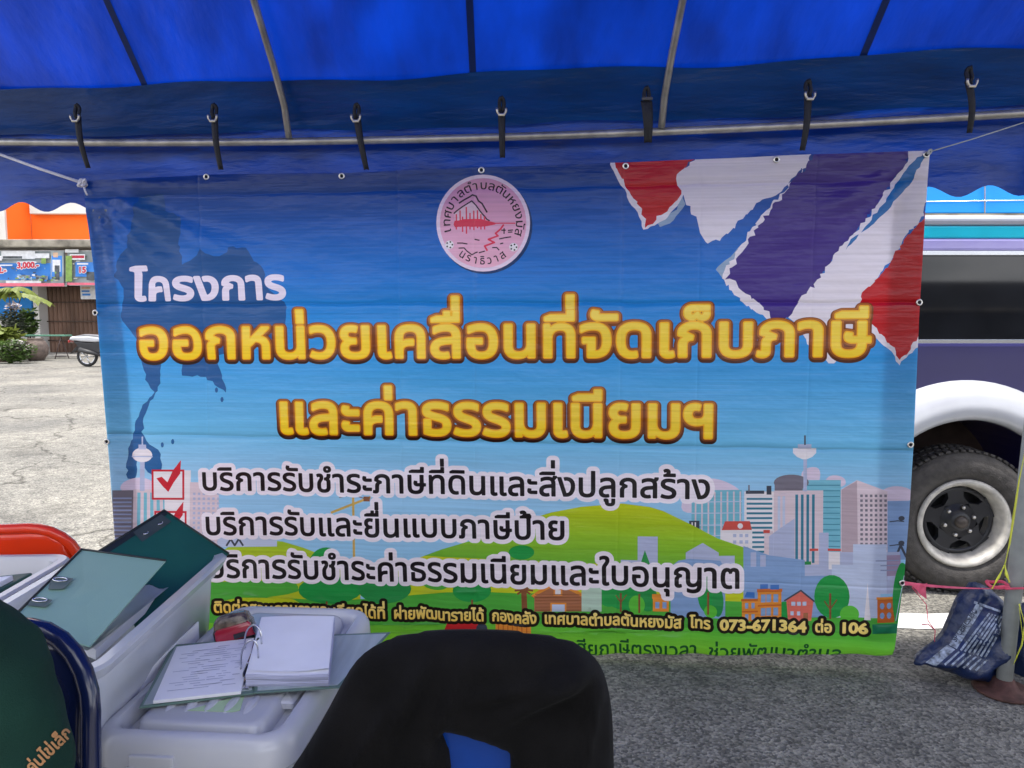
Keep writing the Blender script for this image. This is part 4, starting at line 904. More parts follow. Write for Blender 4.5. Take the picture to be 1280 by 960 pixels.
b = MB(); b.box((-20, YB - .4, zs), (26, 2.2, .26), .03); sput(b, 'canopy_slab', concr)
b = blk(38, 266, 240, 304, YB + .5, YB + 9); sput(b, 'parapet_wall', orangew)
b = MB(); a_ = at(6, 306, YB - .3); c_ = at(39, 306, YB + .5); zt = at(39, 200, YB).z
b.add([(a_.x, a_.y, zs + .1), (c_.x, c_.y, zs + .1), (c_.x, c_.y, zt), (a_.x, a_.y, zt)], [(0, 1, 2, 3)]); sput(b, 'side_wall', orangew, solid=.12)
b = blk(36, 250, 240, 267, YB + .2, YB + 9.3); sput(b, 'coping', whitew, bev=.03)
b = blk(-260, 180, 6, 306, YB - .2, YB + 9); sput(b, 'upper_wall', whitew)
b = blk(0, 262, 8, 306, YB - .35, YB); sput(b, 'drain_pipe', whitew)
b = MB(); b.box((-20, YB + 6, zs + 2.6), (25.6, 9, 3.6), 0); sput(b, 'upper_storey', orangew)
b = blk(40, 356, 52, 443, YB - .2, YB + .4); sput(b, 'pillar', whitew)
b = MB(); x0 = at(52, 400, YB).x; x1 = at(175, 400, YB).x; zt2 = at(80, 357, YB).z; n = 46
b.add([(x0 + (x1 - x0) * i / n, YB + .25 + (.09 if i % 2 else 0), z) for z in (.06, zt2) for i in range(n + 1)], [(i, i + 1, i + n + 2, i + n + 1) for i in range(n)])
sh_ = sput(b, 'folding_shutter', shut)
b = MB()
for z in (.5, 1.2, 1.9):  b.box(((x0 + x1) / 2, YB + .22, z), (x1 - x0, .02, .035), .0)
sput(b, 'shutter_rail', mat('shutter_rail', (.07, .045, .035), .6), sh_)
b = blk(175, 356, 190, 443, YB - .2, YB + .4); sput(b, 'pillar', whitew)
b = blk(-150, 358, 42, 422, YB + 1.8, YB + 1.9); sput(b, 'recess_wall', bluew)
b = blk(-150, 400, 42, 447, YB + 1.4, YB + 1.78); sput(b, 'recess_base', whitew)
b = blk(-150, 353, 175, 358, YB - .1, YB + .2); sput(b, 'lintel', dark)
# advertising banners under the slab
YA = YB - 1.2
def sheet(name, rects, label, cat, origin, quad, base_m, Y, group=None):
    b = MB(); mats = [base_m]
    def q(x0, y0, x1, y1, off, mi): b.add([at(x0, y1, Y) - Vector((0, off, 0)), at(x1, y1, Y) - Vector((0, off, 0)), at(x1, y0, Y) - Vector((0, off, 0)), at(x0, y0, Y) - Vector((0, off, 0))], [(0, 1, 2, 3)], mi)
    a, c = at(quad[0], quad[1], Y), at(quad[2], quad[3], Y); b.box(((a.x + c.x) / 2, Y + .02, (a.z + c.z) / 2), (c.x - a.x, .03, a.z - c.z), .0)
    for k, (x0, y0, x1, y1, m) in enumerate(rects):
        if m not in mats: mats.append(m)
        q(x0, y0, x1, y1, .004 + .0015 * k, mats.index(m))
    return b, mats
ar = mat('ad_red', (.5, .03, .06), .5); ab = mat('ad_blue', lin((60, 130, 210)), .5, var=.3, vscale=.9); aw = mat('ad_white', (.74, .74, .76), .5); ag = mat('ad_grey', lin((150, 158, 160)), .5, var=.4, vscale=1.6); agr = mat('ad_green', lin((130, 160, 80)), .5, var=.3); adk = mat('ad_dark', (.08, .09, .10), .5, var=.6, vscale=6); ap = mat('ad_pink', lin((226, 110, 130)), .5); sk = mat('ad_skin', lin((220, 180, 150)), .5)
R1 = [(-150, 314, 82, 356, ag), (-150, 329, 66, 350, ab), (4, 314, 46, 324, aw), (-20, 320, 5, 326, aw), (6, 320.5, 30, 323.5, adk), (32, 317, 64, 323, aw), (0, 331, 18, 332.6, aw), (28, 327, 48, 329, aw), (-20, 343, 18, 351, adk), (24, 342, 66, 352, adk), (26, 344, 40, 348, ag), (46, 345, 62, 350, ag), (54, 323, 60, 330, agr), (10, 351, 54, 354, aw), (66, 314, 82, 354, ag), (67, 320, 80, 346, ab), (68, 325, 78, 340, aw), (69, 316, 75, 322, sk), (71, 332, 77, 350, adk), (-150, 354, 83, 358, ap)]
rr = random.Random(11); tone = [ag, aw, ab, adk, agr, mat('ad_sand', lin((190, 180, 160)), .5), mat('ad_sky', lin((150, 190, 220)), .5)]
def clutter(x0, y0, x1, y1, n): return [(x, y, x + rr.uniform(1, 5), y + rr.uniform(.6, 2.4), rr.choice(tone)) for x, y in ((rr.uniform(x0, x1 - 5), rr.uniform(y0, y1 - 2)) for _ in range(n))]
R1 = R1[:2] + clutter(-100, 326, 64, 350, 60) + R1[2:8] + R1[10:] + clutter(22, 343, 64, 352, 46) + clutter(-60, 342, 20, 352, 30) + clutter(67, 340, 80, 354, 8)
b, mm = sheet('ad', R1, '', '', None, (-150, 313, 83, 358), aw, YA)
for s_, p0, p1, hp in (('92.-', (0, 342), (16, 341.5), 7), ('3,000.-', (29, 336), (56, 335), 7)):
    lp, w = clean_text(s_, 1, .05, .025); u = np.array((p1[0] - p0[0], p1[1] - p0[1])) / w
    for off, d, m in ((.32, .12, aw), (.33, .05, ar)):
        lp, w = clean_text(s_, 1, d, .025); mm.append(m); fill_loops(lp, lambda x, y: at(p0[0] + u[0] * x, p0[1] + u[1] * x - y * hp / .69, YA) - Vector((0, off, 0)), b, len(mm) - 1)
tag(origin_to(b.build('advert_banner', mm), at(0, 335, YA)), 'wide grey and blue advert banner with red prices on the orange shophouse', 'advert banner', 'adverts hung under the shophouse slab')
R2 = [(84, 314, 180, 356, ag)] + clutter(86, 320, 150, 352, 50) + [ (96, 328, 150, 346, ab), (83, 312, 100, 316, aw), (89, 318, 108, 325, aw), (90, 319.5, 107, 323, ar), (98, 329, 112, 331, aw), (84, 320, 92, 352, agr), (110, 340, 140, 350, adk), (86, 353.5, 180, 356.5, ap)]
b, mm = sheet('ad', R2, '', '', None, (84, 313, 180, 357), aw, YA - .02)
for off, d, m in ((.16, .12, aw), (.17, .05, ar)):
    lp, w = clean_text('15', 1, d, .025); mm.append(m); fill_loops(lp, lambda x, y: at(101 + 10 * x / w, 341 - y * 7 / .69, YA - .02) - Vector((0, off, 0)), b, len(mm) - 1)
tag(origin_to(b.build('advert_banner', mm), at(130, 335, YA)), 'grey advert banner partly hidden by the big printed banner, above the brown shutter', 'advert banner', 'adverts hung under the shophouse slab')
b, mm = sheet('sign', [(102, 363, 112, 365, ab), (103, 367, 113, 369.5, ab), (102, 359, 113, 361, sk)], '', '', None, (100, 357.5, 124, 374), aw, YB - .25)
tag(origin_to(b.build('shutter_sign', mm), at(110, 366, YB - .25)), 'small white sign with blue marks hung at the top of the brown shutter', 'sign')
# plants, pot, bench before the shophouse
leaf = mat('leaf_green', (.075, .13, .03), .55, var=.5, vscale=3, trans=.25); leafd = mat('leaf_dark', (.045, .055, .035), .7, var=.5, vscale=4, trans=.1); leafy = mat('leaf_yellow', (.18, .22, .04), .55, var=.4, vscale=4, trans=.25); pal = mat('pale_bloom', (.34, .30, .30), .7, var=.3)
def foliage(mb, c, r, n, sz, seed, mi=0, up=.4):
    rr = random.Random(seed); c = Vector(c)
    for _ in range(n):
        d = Vector((rr.gauss(0, 1), rr.gauss(0, 1), rr.gauss(0, 1))).normalized() * rr.uniform(.45, 1.0); p = c + Vector((d.x * r[0], d.y * r[1], d.z * r[2]))
        a = Vector((rr.uniform(-1, 1), rr.uniform(-1, 1), rr.uniform(-.3, 1) * up)).normalized(); q = a.cross(Vector((rr.uniform(-1, 1), rr.uniform(-1, 1), 1))).normalized(); s = sz * rr.uniform(.6, 1.4)
        mb.add([p, p + a * s * .5 + q * s * .25, p + a * s, p + a * s * .5 - q * s * .25], [(0, 1, 2, 3)], mi)
    return mb
def stems(mb, base, h, n, seed, r=.015):
    rr = random.Random(seed); base = Vector(base)
    for _ in range(n): mb.tube([base, base + Vector((rr.uniform(-.1, .1), rr.uniform(-.1, .1), h * .5)), base + Vector((rr.uniform(-.3, .3), rr.uniform(-.2, .2), h))], [r, r * .8, r * .4], 5)
    return mb
clay = mat('clay_pot', (.16, .12, .10), .8, var=.35); bark = mat('bark', (.10, .07, .05), .9)
def plant(label, px, Y, parts, group='plants before the shophouse', pot=None, hz=.5):
    o = at(px, 440, Y); o.z = 0; t = thing('potted_plant', label, 'plant', o, group=group)
    for k, (dx, z, r, n, sz, m) in enumerate(parts): foliage(MB(), (dx, 0, z), r, n, sz, 31 * k + int(px)).build('foliage', m, t)
    stems(MB(), (0, 0, .1), hz, 5, int(px)).build('stem', bark, t)
    if pot: b = MB(); b.lathe([(0, .0), (pot * .7, 0), (pot, pot * 1.1), (pot * .92, pot * 1.5), (pot, pot * 1.6), (pot * .86, pot * 1.6), (pot * .8, pot * 1.4), (0, pot * 1.4)], 20); b.build('pot', clay, t)
plant('tall dark grey cactus-like shrub between the blue recess and the pillar', 19, 23.5, [(0, 1.05, (.36, .32, .62), 900, .14, leafd), (0.05, 1.68, (.22, .2, .14), 120, .12, pal)], pot=.3, hz=1.2)
plant('yellow green leafy plant left of the cactus-like shrub', 6, 22.6, [(0, .75, (.5, .3, .28), 320, .30, leafy)], pot=.3, hz=.7)
plant('low flowering bush with grey green leaves at the roadside', 16, 21.8, [(0, .34, (.62, .35, .34), 800, .14, leaf), (0, .45, (.6, .36, .28), 220, .08, pal)], hz=.4)
plant('dense green hanging fern against the white pillar', 37, 25.5, [(0, 1.15, (.30, .25, .55), 700, .18, leaf)], pot=.24, hz=1.0)
o = at(30, 370, 25.0); t = thing('awning_plant', 'straggly yellow green palm fronds above the blue recess', 'plant', (o.x, o.y, 0), group='plants before the shophouse')
rr = random.Random(5); b = MB()
for k in range(11):
    a = rr.uniform(0, 6.28); L_ = rr.uniform(.7, 1.3); p0 = Vector((-.35, 0, 2.25 + rr.uniform(-.15, .1))); P = [p0 + Vector((math.cos(a) * L_ * t_, math.sin(a) * .3 * L_ * t_, .28 * t_ - .55 * t_ * t_)) for t_ in np.linspace(0, 1, 9)]
    for i in range(8):
        for s_ in (-1, 1): b.add([P[i], P[i + 1], P[i + 1] + Vector((.02, s_ * .16, -.16 + .04 * rr.random())), P[i] + Vector((.0, s_ * .13, -.10))], [(0, 1, 2, 3)])
b.build('fronds', leafy, t); stems(MB(), (-.35, 0, 0), 2.25, 2, 4, .03).build('stem', bark, t)
o = at(45, 440, 23.2); t = thing('clay_urn', 'dark round clay urn standing below the green bench', 'urn', (o.x, o.y, 0))
b = MB(); b.lathe([(0, 0), (.2, 0), (.33, .2), (.36, .4), (.28, .6), (.2, .66), (.23, .7), (.17, .7), (.15, .6), (0, .5)], 24); b.build('vessel', clay, t)
bg_ = mat('bench_green', (.10, .24, .17), .5, var=.2); tubm = mat('bench_tube', (.10, .07, .07), .5, metal=.4)
o = at(60, 440, 24.2); t = thing('folding_bench', 'long narrow green table with thin dark legs before the brown shutter', 'table', (o.x, o.y, 0))
b = MB(); b.box((-.05, 0, .76), (1.5, .45, .05), .015); b.build('tabletop', bg_, t)
for x in (-.55, .45):
    b = MB(); b.tube([(x - .12, -.18, 0), (x + .12, -.18, .74)], .016, 6); b.tube([(x + .12, .18, 0), (x - .12, .18, .74)], .016, 6); b.tube([(x - .1, -.18, .08), (x + .1, .18, .08)], .012, 6); b.build('leg', tubm, t)
# scooter seen from its tail, most of it behind the banner
YS = 20.4; sc0 = at(110, 458, YS)
scoot = thing('motor_scooter', 'white and black motor scooter parked beyond the banner edge, tail to the left', 'scooter', (sc0.x, YS, 0))
def wheel2(x, r):
    b = MB(); b.tube([(x + r * .86 * math.cos(a), 0, r + r * .86 * math.sin(a)) for a in np.linspace(0, 2 * math.pi, 29)[:-1]], r * .15, 8, closed=True); w = b.build('wheel', rubber, scoot)
    b = MB()
    for k in range(5):
        a = k * 1.2566; b.tube([(x, -.03, r), (x + r * .75 * math.cos(a), -.03, r + r * .75 * math.sin(a))], .016, 5)
    b.tube([(x + r * .74 * math.cos(a), 0, r + r * .74 * math.sin(a)) for a in np.linspace(0, 2 * math.pi, 25)[:-1]], .02, 6, closed=True); b.build('rim', chrome, w)
wheel2(0, .29); wheel2(1.28, .29)
b = MB(); b.prism([(-.42, .74), (-.36, .84), (.1, .86), (.62, .80), (.66, .72), (.3, .68), (-.1, .70), (-.2, .72)], lambda a, z, t_: Vector((a, t_, z)), -.16, .16); b.build('tail_body', whp, scoot, bev=.05)
b = MB(); b.prism([(-.34, .83), (.0, .90), (.3, .88), (.66, .80), (.64, .74), (-.3, .78)], lambda a, z, t_: Vector((a, t_, z)), -.14, .14); b.build('seat', mat('grey_seat', (.16, .16, .17), .5), scoot, bev=.03)
b = MB(); b.prism([(-.46, .36), (-.40, .40), (-.26, .56), (.1, .62), (.1, .56), (-.2, .48)], lambda a, z, t_: Vector((a, t_, z)), -.07, .07); b.build('mudguard', rubber, scoot, bev=.01)
b = MB(); b.prism([(-.3, .71), (.1, .67), (.66, .70), (.70, .50), (.5, .36), (.1, .38), (-.16, .52)], lambda a, z, t_: Vector((a, t_, z)), -.14, .14); b.build('side_panel', plast, scoot, bev=.03)
b = MB(); b.tube([(-.1, -.19, .48), (.2, -.19, .40), (.45, -.17, .32)], [.07, .06, .03], 12); b.build('muffler', plast, scoot)
b = MB(); b.prism([(.56, .30), (.9, .26), (1.06, .34), (1.02, .9), (1.12, 1.02), (1.0, 1.05), (.90, .8), (.86, .42), (.6, .42)], lambda a, z, t_: Vector((a, t_, z)), -.15, .15); b.build('leg_shield', whp, scoot, bev=.04)
b = MB(); b.tube([(1.28, 0, .29), (1.06, 0, .95), (1.02, 0, 1.05)], .03, 8); b.tube([(.92, -.3, 1.08), (1.02, 0, 1.06), (.92, .3, 1.08)], .018, 8); b.build('handlebar', plast, scoot)
b = MB(); b.box((-.44, 0, .70), (.05, .2, .08), .02); b.build('tail_light', mat('tail_red', 0), scoot)
# blue clad building on the right
YR = 14.0; bb_ = thing('clad_building', 'bright blue clad building with a concrete ledge, seen over the parked van', 'building', (11, YR, 0))
b = blk(1120, 100, 2100, 266, YR, YR + 6); attach(b.build('upper_wall', bluew), bb_)
b = blk(1118, 267, 2104, 274, YR - .5, YR + 6); attach(b.build('ledge', concr), bb_)
b = blk(1122, 274, 2100, 503, YR + .2, YR + 6); attach(b.build('lower_wall', whitew), bb_)
b = MB(); 
for y in (252, 226): b.tube([at(1120, y + .5, YR - .06), at(2100, y - 12, YR - .06)], .012, 6)
for x in range(1140, 2100, 91): b.tube([at(x, 266, YR - .05), at(x, 105, YR - .05)], .014, 6)
attach(b.build('cladding_joints', chrome), bb_)
# unseen shop row, added behind the camera to darken the van window reflection
t = thing('added_shop_row', 'added unseen grey row of shops behind the tent, darkening the van window reflection', 'building', (0, -26, 0))
b = MB(); b.box((0, -1.5 + 0, 2.1), (80, 6, 4.2), 0); b.build('wall', mat('dull_wall', (.10, .10, .105), .8, var=.3, vscale=.4), t)
b = MB(); b.box((0, 1.9, 2.95), (80, 1.2, .12), 0); b.build('awning', concr, t)

# ------------------------------------------------------------------ plastic chairs
def chair(name, label, m, loc, rz, w=.44, top=.86, seat_z=.43, group=None):
    """one-piece plastic chair; the seat runs towards local -Y, the back stands at local Y = 0"""
    t = thing(name, label, 'chair', loc, rz, group)
    hw = w / 2; out = [(-hw + .015, seat_z), (-hw, seat_z + .2), (-hw + .005, top - .14)] + [(-hw + .125 + .12 * math.cos(a), top - .12 + .12 * math.sin(a)) for a in np.linspace(math.pi, math.pi / 2, 7)]
    out = out + [(-x, z) for x, z in reversed(out)]
    place = lambda a, z, h: Vector((a, .03 + .16 * (z - seat_z) + .10 * (a / hw) ** 2 * -.5 - h, z))
    inner = smooth_loop([(x * .78, seat_z + .04 + (z - seat_z) * .86) for x, z in out], 1)
    b = inflate([out], place, .03, .008, .03); b.build('backrest', m, t)
    # raised rolled rim and centre slot bars of the back
    b = MB(); b.tube([place(x, z, .004) for x, z in resample(out, .03)[:-14]], .016, 8); b.build('rim', m, t)
    b = MB()
    for k in (-.09, 0, .09): b.tube([place(k, z, .010) for z in np.linspace(seat_z + .08, top - .1, 8)], .008, 6)
    b.build('rib', m, t)
    b = loft([(seat_z - .018, hw - .01, .21, .08), (seat_z - .012, hw, .22, .09), (seat_z, hw, .22, .09), (seat_z + .004, hw - .015, .205, .08), (seat_z - .004, hw - .06, .17, .06)])
    b.v = [(x, y - .19, z) for x, y, z in b.v]; b.build('seat', m, t)
    for sx in (-1, 1):
        for y0, y1 in ((-.36, -.42), (.0, .07)):
            b = MB(); b.tube([(sx * (hw - .03), y0, seat_z - .01), (sx * (hw - .005), (y0 + y1) / 2, seat_z * .5), (sx * (hw + .01), y1, .0)], [.026, .022, .018], 8); b.build('leg', m, t)
    return t
navy = mat('navy_plastic', (.006, .012, .055), .22, .5, var=.1, coat=.4); bluep = mat('blue_plastic', (.004, .045, .27), .25, .5, var=.1, coat=.3); redp = mat('orange_red_plastic', lin((232, 58, 16)), .22, .5, var=.08, coat=.4)
chair('plastic_chair', 'navy plastic chair with a glossy rounded back beside the seated person', navy, (-.895, 1.085, 0), R(4), w=.45, top=.885, seat_z=.44)
chair('plastic_chair', 'orange red plastic chair with only its top showing behind the white boxes', redp, (-1.56, 2.20, 0), R(180), w=.50, top=.775, seat_z=.40)
chair('plastic_chair', 'bright blue plastic chair under the black jacket', bluep, (-.06, 1.33, 0), R(180), w=.42, top=.80, seat_z=.42)

# ------------------------------------------------------------------ black jacket over the chair back
jk = mat('black_cloth', (.0045, .0042, .0046), .85, .12, var=.5, vscale=9, bump=.22, bscale=380)
jk.node_tree.nodes['Principled BSDF'].inputs['Sheen Weight'].default_value = .02
YJ = 1.235
jout = [(330, 1010), (352, 975), (372, 945), (395, 905), (414, 868), (432, 836), (452, 816), (480, 802), (515, 795), (560, 791), (610, 791), (660, 795), (705, 802), (736, 813), (756, 832), (766, 855), (772, 885), (775, 915), (776, 960), (778, 1020)]
hole = [(640, 1040), (640, 972), (638, 951), (618, 941), (592, 932), (568, 925), (550, 921), (556, 932), (561, 948), (562, 972), (562, 1040)]
jsh = lambda x, y: at(575 + (x - 575) * .972, 960 + (y - 960) * .953, YJ)
jo = [(jsh(x, y).x, jsh(x, y).z) for x, y in jout + hole]
def jw(a, z):
    f = lambda x0, z0, dx, dz, w, h: h * math.exp(-(((a - x0) * dz - (z - z0) * dx) / math.hypot(dx, dz) / w) ** 2) * math.exp(-(((a - x0) * dx + (z - z0) * dz) / math.hypot(dx, dz) / .11) ** 2)
    return 2.0 * (f(.12, .80, 1, .7, .015, .016) + f(.09, .76, 1, .55, .014, .013) + f(.03, .765, 1, .25, .013, .010) + f(-.18, .74, .5, 1, .012, .014) + f(-.12, .70, .35, 1, .010, .012) + f(-.24, .68, .6, 1, .009, .010) + f(-.02, .84, 1, -.1, .010, .008) + f(.14, .70, .2, 1, .011, .013)) + .006 * math.sin(18 * z - 11 * a) + .004 * math.sin(40 * a + 3)
jb = inflate([smooth_loop(jo, 1)], lambda a, z, h: Vector((a, YJ + .035 - .10 * (.87 - z) * 0 - h, z)), .055, .05, .010, jw)
tag(origin_to(jb.build('jacket', jk), (-.06, YJ, .86)), 'black jacket draped over the back of the blue chair', 'jacket')

# ------------------------------------------------------------------ low table with storage boxes
tabm = mat('table_top', (.55, .54, .52), .5, var=.1); 
t = thing('low_table', 'low pale table hidden under the white storage boxes', 'table', (-1.1, 1.66, 0))
b = MB(); b.box((0, 0, .335), (1.36, .66, .03), .01); b.build('tabletop', tabm, t)
for sx in (-1, 1):
    for sy in (-1, 1):
        b = MB(); b.tube([(sx * .6, sy * .27, .32), (sx * .62, sy * .29, 0)], .016, 8); b.build('leg', galv, t)
milky = mat('milky_plastic', (.72, .73, .77), .26, .5, var=.08, vscale=3, trans=.36, coat=.7); milk2 = mat('clear_box_plastic', (.74, .76, .80), .24, .5, var=.10, vscale=4, trans=.36, coat=.7, clear=.24)
def tub(mb, hx, hy, h, rim=.02, taper=.03, r=.05):
    t_ = taper; return loft([(0, hx - t_ - .01, hy - t_ - .01, r * .8), (.012, hx - t_, hy - t_, r), (h - .05, hx - .012, hy - .012, r), (h - .048, hx - .004, hy - .004, r), (h - .03, hx - .004, hy - .004, r), (h - .028, hx + rim * .5, hy + rim * .5, r + .01), (h - .006, hx + rim, hy + rim, r + .015), (h, hx + rim - .006, hy + rim - .006, r + .01), (h, hx - .004, hy - .004, r), (h - .01, hx - .012, hy - .012, r), (.02, hx - t_ - .012, hy - t_ - .012, r * .7)], True, True, mb)
# lidded box
L2 = Vector((-.588, 1.618, .35)); zl = .63; RZ2 = R(-4)
box2 = thing('storage_box', 'lidded milky plastic storage box carrying the open ring binder', 'storage box', L2, RZ2, 'plastic storage boxes on the low table')
hx, hy = .168, .294
tub(MB(), hx, hy, .235).build('tub', milk2, box2)
lid = loft([(.200, hx + .024, hy + .024, .06), (.206, hx + .030, hy + .030, .065), (.246, hx + .027, hy + .027, .062), (.262, hx + .018, hy + .018, .055), (.268, hx + .008, hy + .008, .048), (.267, hx - .002, hy - .002, .044), (.258, hx - .010, hy - .010, .04), (.236, hx - .014, hy - .014, .036), (.234, hx - .034, hy - .018, .03), (.236, hx - .037, hy - .021, .028), (.262, hx - .043, hy - .027, .026), (.267, hx - .049, hy - .033, .024), (.268, hx - .056, hy - .040, .022)], False, True)
b = lid
for y in (-.262, .237):
    for k in range(5):
        b.lathe([(.0, .0038), (.008, .003), (.011, .0)], 12, 0, Matrix.Translation((-.085 + k * .040, y + .072 * (1 if y < 0 else -1), .2675)) @ Matrix.Scale(3.6, 4, (0, 1, 0)) @ Matrix.Scale(1.5, 4, (0, 0, 1)))
lid = b.build('lid', milky, box2)
b = loft([(-.006, .032, .05, .004), (.006, .034, .052, .005), (.010, .030, .048, .004)]); b.v = [(x + .118, y - .115, z + .252) for x, y, z in b.v]; b.build('lid_recess', milky, lid)
b = MB()
for y in np.linspace(-.2, .2, 9): b.box((hx - .014, y, .10), (.010, .004, .13), .0015)
b.build('side_ribs', milk2, box2)
for sy in (-1, 1):
    b = MB(); b.box((-.06, sy * (hy + .036), .205), (.10, .014, .020), .005); b.box((-.06, sy * (hy + .030), .222), (.086, .012, .03), .004); b.build('latch', milky, box2)
b = MB(); b.box((-.03, -hy + .025, .15), (.075, .004, .12), 0); b.build('box_label', mat('navy_label', (.012, .012, .05), .4), box2)
b = MB()
for k in range(7): b.box((.02 + k * .006, -hy + .024, .165), (.003, .003, .06), 0)
b.box((.035, -hy + .024, .125), (.045, .003, .012), 0); b.build('contents_print', mat('dark_print', (.03, .035, .03), .5), box2)
# open box with files
box1 = thing('storage_box', 'open milky plastic box with green lever arch files sticking out', 'storage box', (-.955, 1.61, .35), R(1.5), 'plastic storage boxes on the low table')
tub(MB(), .178, .335, .41, .022, .035, .05).build('tub', milk2, box1)
box3 = thing('storage_box', 'pale plastic box of files at the left edge, before the orange red chair', 'storage box', (-1.52, 1.83, .35), R(2), 'plastic storage boxes on the low table')
tub(MB(), .27, .19, .375, .02, .03, .05).build('tub', mat('white_box_plastic', (.68, .67, .68), .3, .5, var=.05, trans=.25, coat=.2), box3)

# ------------------------------------------------------------------ files and papers
fgreen = mat('file_green', (.012, .085, .062), .42, .4, var=.12, vscale=6, bump=.06, bscale=300); fpale = mat('file_pale_green', (.24, .40, .32), .36, .45, var=.06, vscale=6, bump=.05, bscale=260, coat=.25); fdark = mat('file_black_edge', (.018, .022, .022), .5); paper = mat('paper', (.84, .84, .86), .7, .3, var=.05, vscale=8); steel = mat('polished_steel', (.7, .7, .72), .22, metal=1, var=.05); plate = mat('file_plate', (.05, .065, .06), .4)
def slab(name, quad, th, m, parent=None, up=None):
    """a board through four corners given in order"""
    Q = [Vector(q) for q in quad]; n = (Q[1] - Q[0]).cross(Q[3] - Q[0]).normalized()
    if n.dot(Vector((0, -1, .6))) < 0: n = -n
    b = MB(); b.add([q for q in Q] + [q - n * th for q in Q], [(0, 1, 2, 3), (7, 6, 5, 4), (0, 4, 5, 1), (1, 5, 6, 2), (2, 6, 7, 3), (3, 7, 4, 0)]); o = b.build(name, m, None, bev=.0008)
    if parent: attach(o, parent)
    return o, Q, n
def inq(Q, u, v): return (Q[0].lerp(Q[1], u)).lerp(Q[3].lerp(Q[2], u), v)
def file_thing(label, quad, m, edge, rings, spine=None):
    t = thing('lever_arch_file', label, 'file', Vector(quad[3]), 0, 'green lever arch files in the open box')
    o, Q, n = slab('cover', quad, .0035, m, t)
    for a, c in edge:
        b = MB(); b.tube([inq(Q, *a) + n * .0005, inq(Q, *c) + n * .0005], .0032, 6); attach(b.build('edge_strip', fdark), t)
    return t, Q, n
# dark file behind
QB = [at(122, 690, 1.76), at(205, 638, 2.0), at(286, 692, 1.955), at(178, 800, 1.60)]
t, Q, n = file_thing('dark green lever arch file with a black strip, at the rear of its box', QB, fgreen, [((0, 0), (1, 0)), ((1, 0), (1, 1))], 0)
b = MB(); b.add([inq(Q, u, v) + n * .0012 for u, v in ((.02, .005), (.98, .005), (.98, .075), (.02, .075))], [(0, 1, 2, 3)]); attach(b.build('spine_strip', fdark), t)
b = MB(); b.add([inq(Q, u, v) + n * .0018 for u, v in ((.48, .03), (.92, .03), (.92, .19), (.48, .19))], [(0, 1, 2, 3)]); attach(b.build('fitting_plate', plate), t)
for u in (.58, .80):
    b = MB(); b.tube([inq(Q, u + .03 * math.cos(a), .12 + .03 * math.sin(a)) + n * (.003 + .004 * max(0, math.sin(a))) for a in np.linspace(0, math.pi, 9)], .0016, 6); attach(b.build('lever', steel), t)
# pale file in front
QA = [at(102, 687, 1.72), at(207, 701, 1.70), at(112, 808, 1.38), at(10, 778, 1.42)]
t, Q, n = file_thing('pale green lever arch file with two metal slots leaning out of the open box', QA, fpale, [((0, 0), (1, 0)), ((0, 0), (0, 1))], 0)
def quadpx(l): return [Vector(p) for p in l]
def onq(px, py, Q, n, lift):
    d = ray(px, py); o = Vector((0, 0, CAMZ)); k = (Q[0] - o).dot(n) / d.dot(n); return o + d * k + n * lift
for L_ in ([(64, 725), (70, 721), (92, 724), (80, 737), (60, 738)], [(38, 752), (46, 747), (66, 751), (57, 760), (34, 758)]):
    b = MB(); b.add([onq(*p, Q, n, .0022) for p in L_], [tuple(range(len(L_)))]); attach(b.build('slot_backing', mat('file_backing', (.085, .12, .105), .4)), t)
for cx, cy in ((75.5, 726), (50, 751.5)):
    b = MB(); b.tube([onq(cx + 9 * math.cos(a), cy + 2.3 * math.sin(a) , Q, n, .0035) for a in np.linspace(0, 2 * math.pi, 21)[:-1]], .0016, 6, closed=True); attach(b.build('metal_slot', steel), t)
# loose sheets standing between the files
QP = [at(186, 727, 1.80), at(210, 731, 1.79), at(120, 812, 1.44), at(92, 800, 1.46)]
o, Q, n = slab('paper_stack', QP, .022, paper); tag(origin_to(o, QP[2]), 'stack of white sheets standing between the two green files', 'papers')
b = MB(); b.grid(lambda u, v: (at(182, 726, 1.78).lerp(at(212, 730, 1.77), u)).lerp(at(96, 806, 1.42).lerp(at(116, 812, 1.42), u), v) + Vector((0, 0, .006 * math.sin(u * 5 + v * 2))), 8, 10)
tag(origin_to(b.build('clear_sleeve', mat('clear_film', (.55, .60, .62), .15, .6, var=.1, trans=.5, coat=.3), solid=.0006), QP[1]), 'pale translucent document sleeve over the sheets between the files', 'sleeve')
# contents showing faintly through the clear walls
b = MB(); b.box((-.84, 1.62, .52), (.07, .50, .30), .006); b.box((-.795, 1.60, .53), (.004, .40, .20), .001, 1)
tag(origin_to(b.build('file', [fgreen, paper]), (-.84, 1.62, .37)), 'dark green file showing faintly through the wall of the open box', 'file')
b = MB(); b.box((-.60, 1.60, .46), (.20, .36, .16), .006); b.box((-.60, 1.60, .55), (.18, .34, .012), .002, 1)
tag(origin_to(b.build('file', [fdark, paper]), (-.60, 1.60, .37)), 'dark file lying inside the lidded box under the binder', 'file')
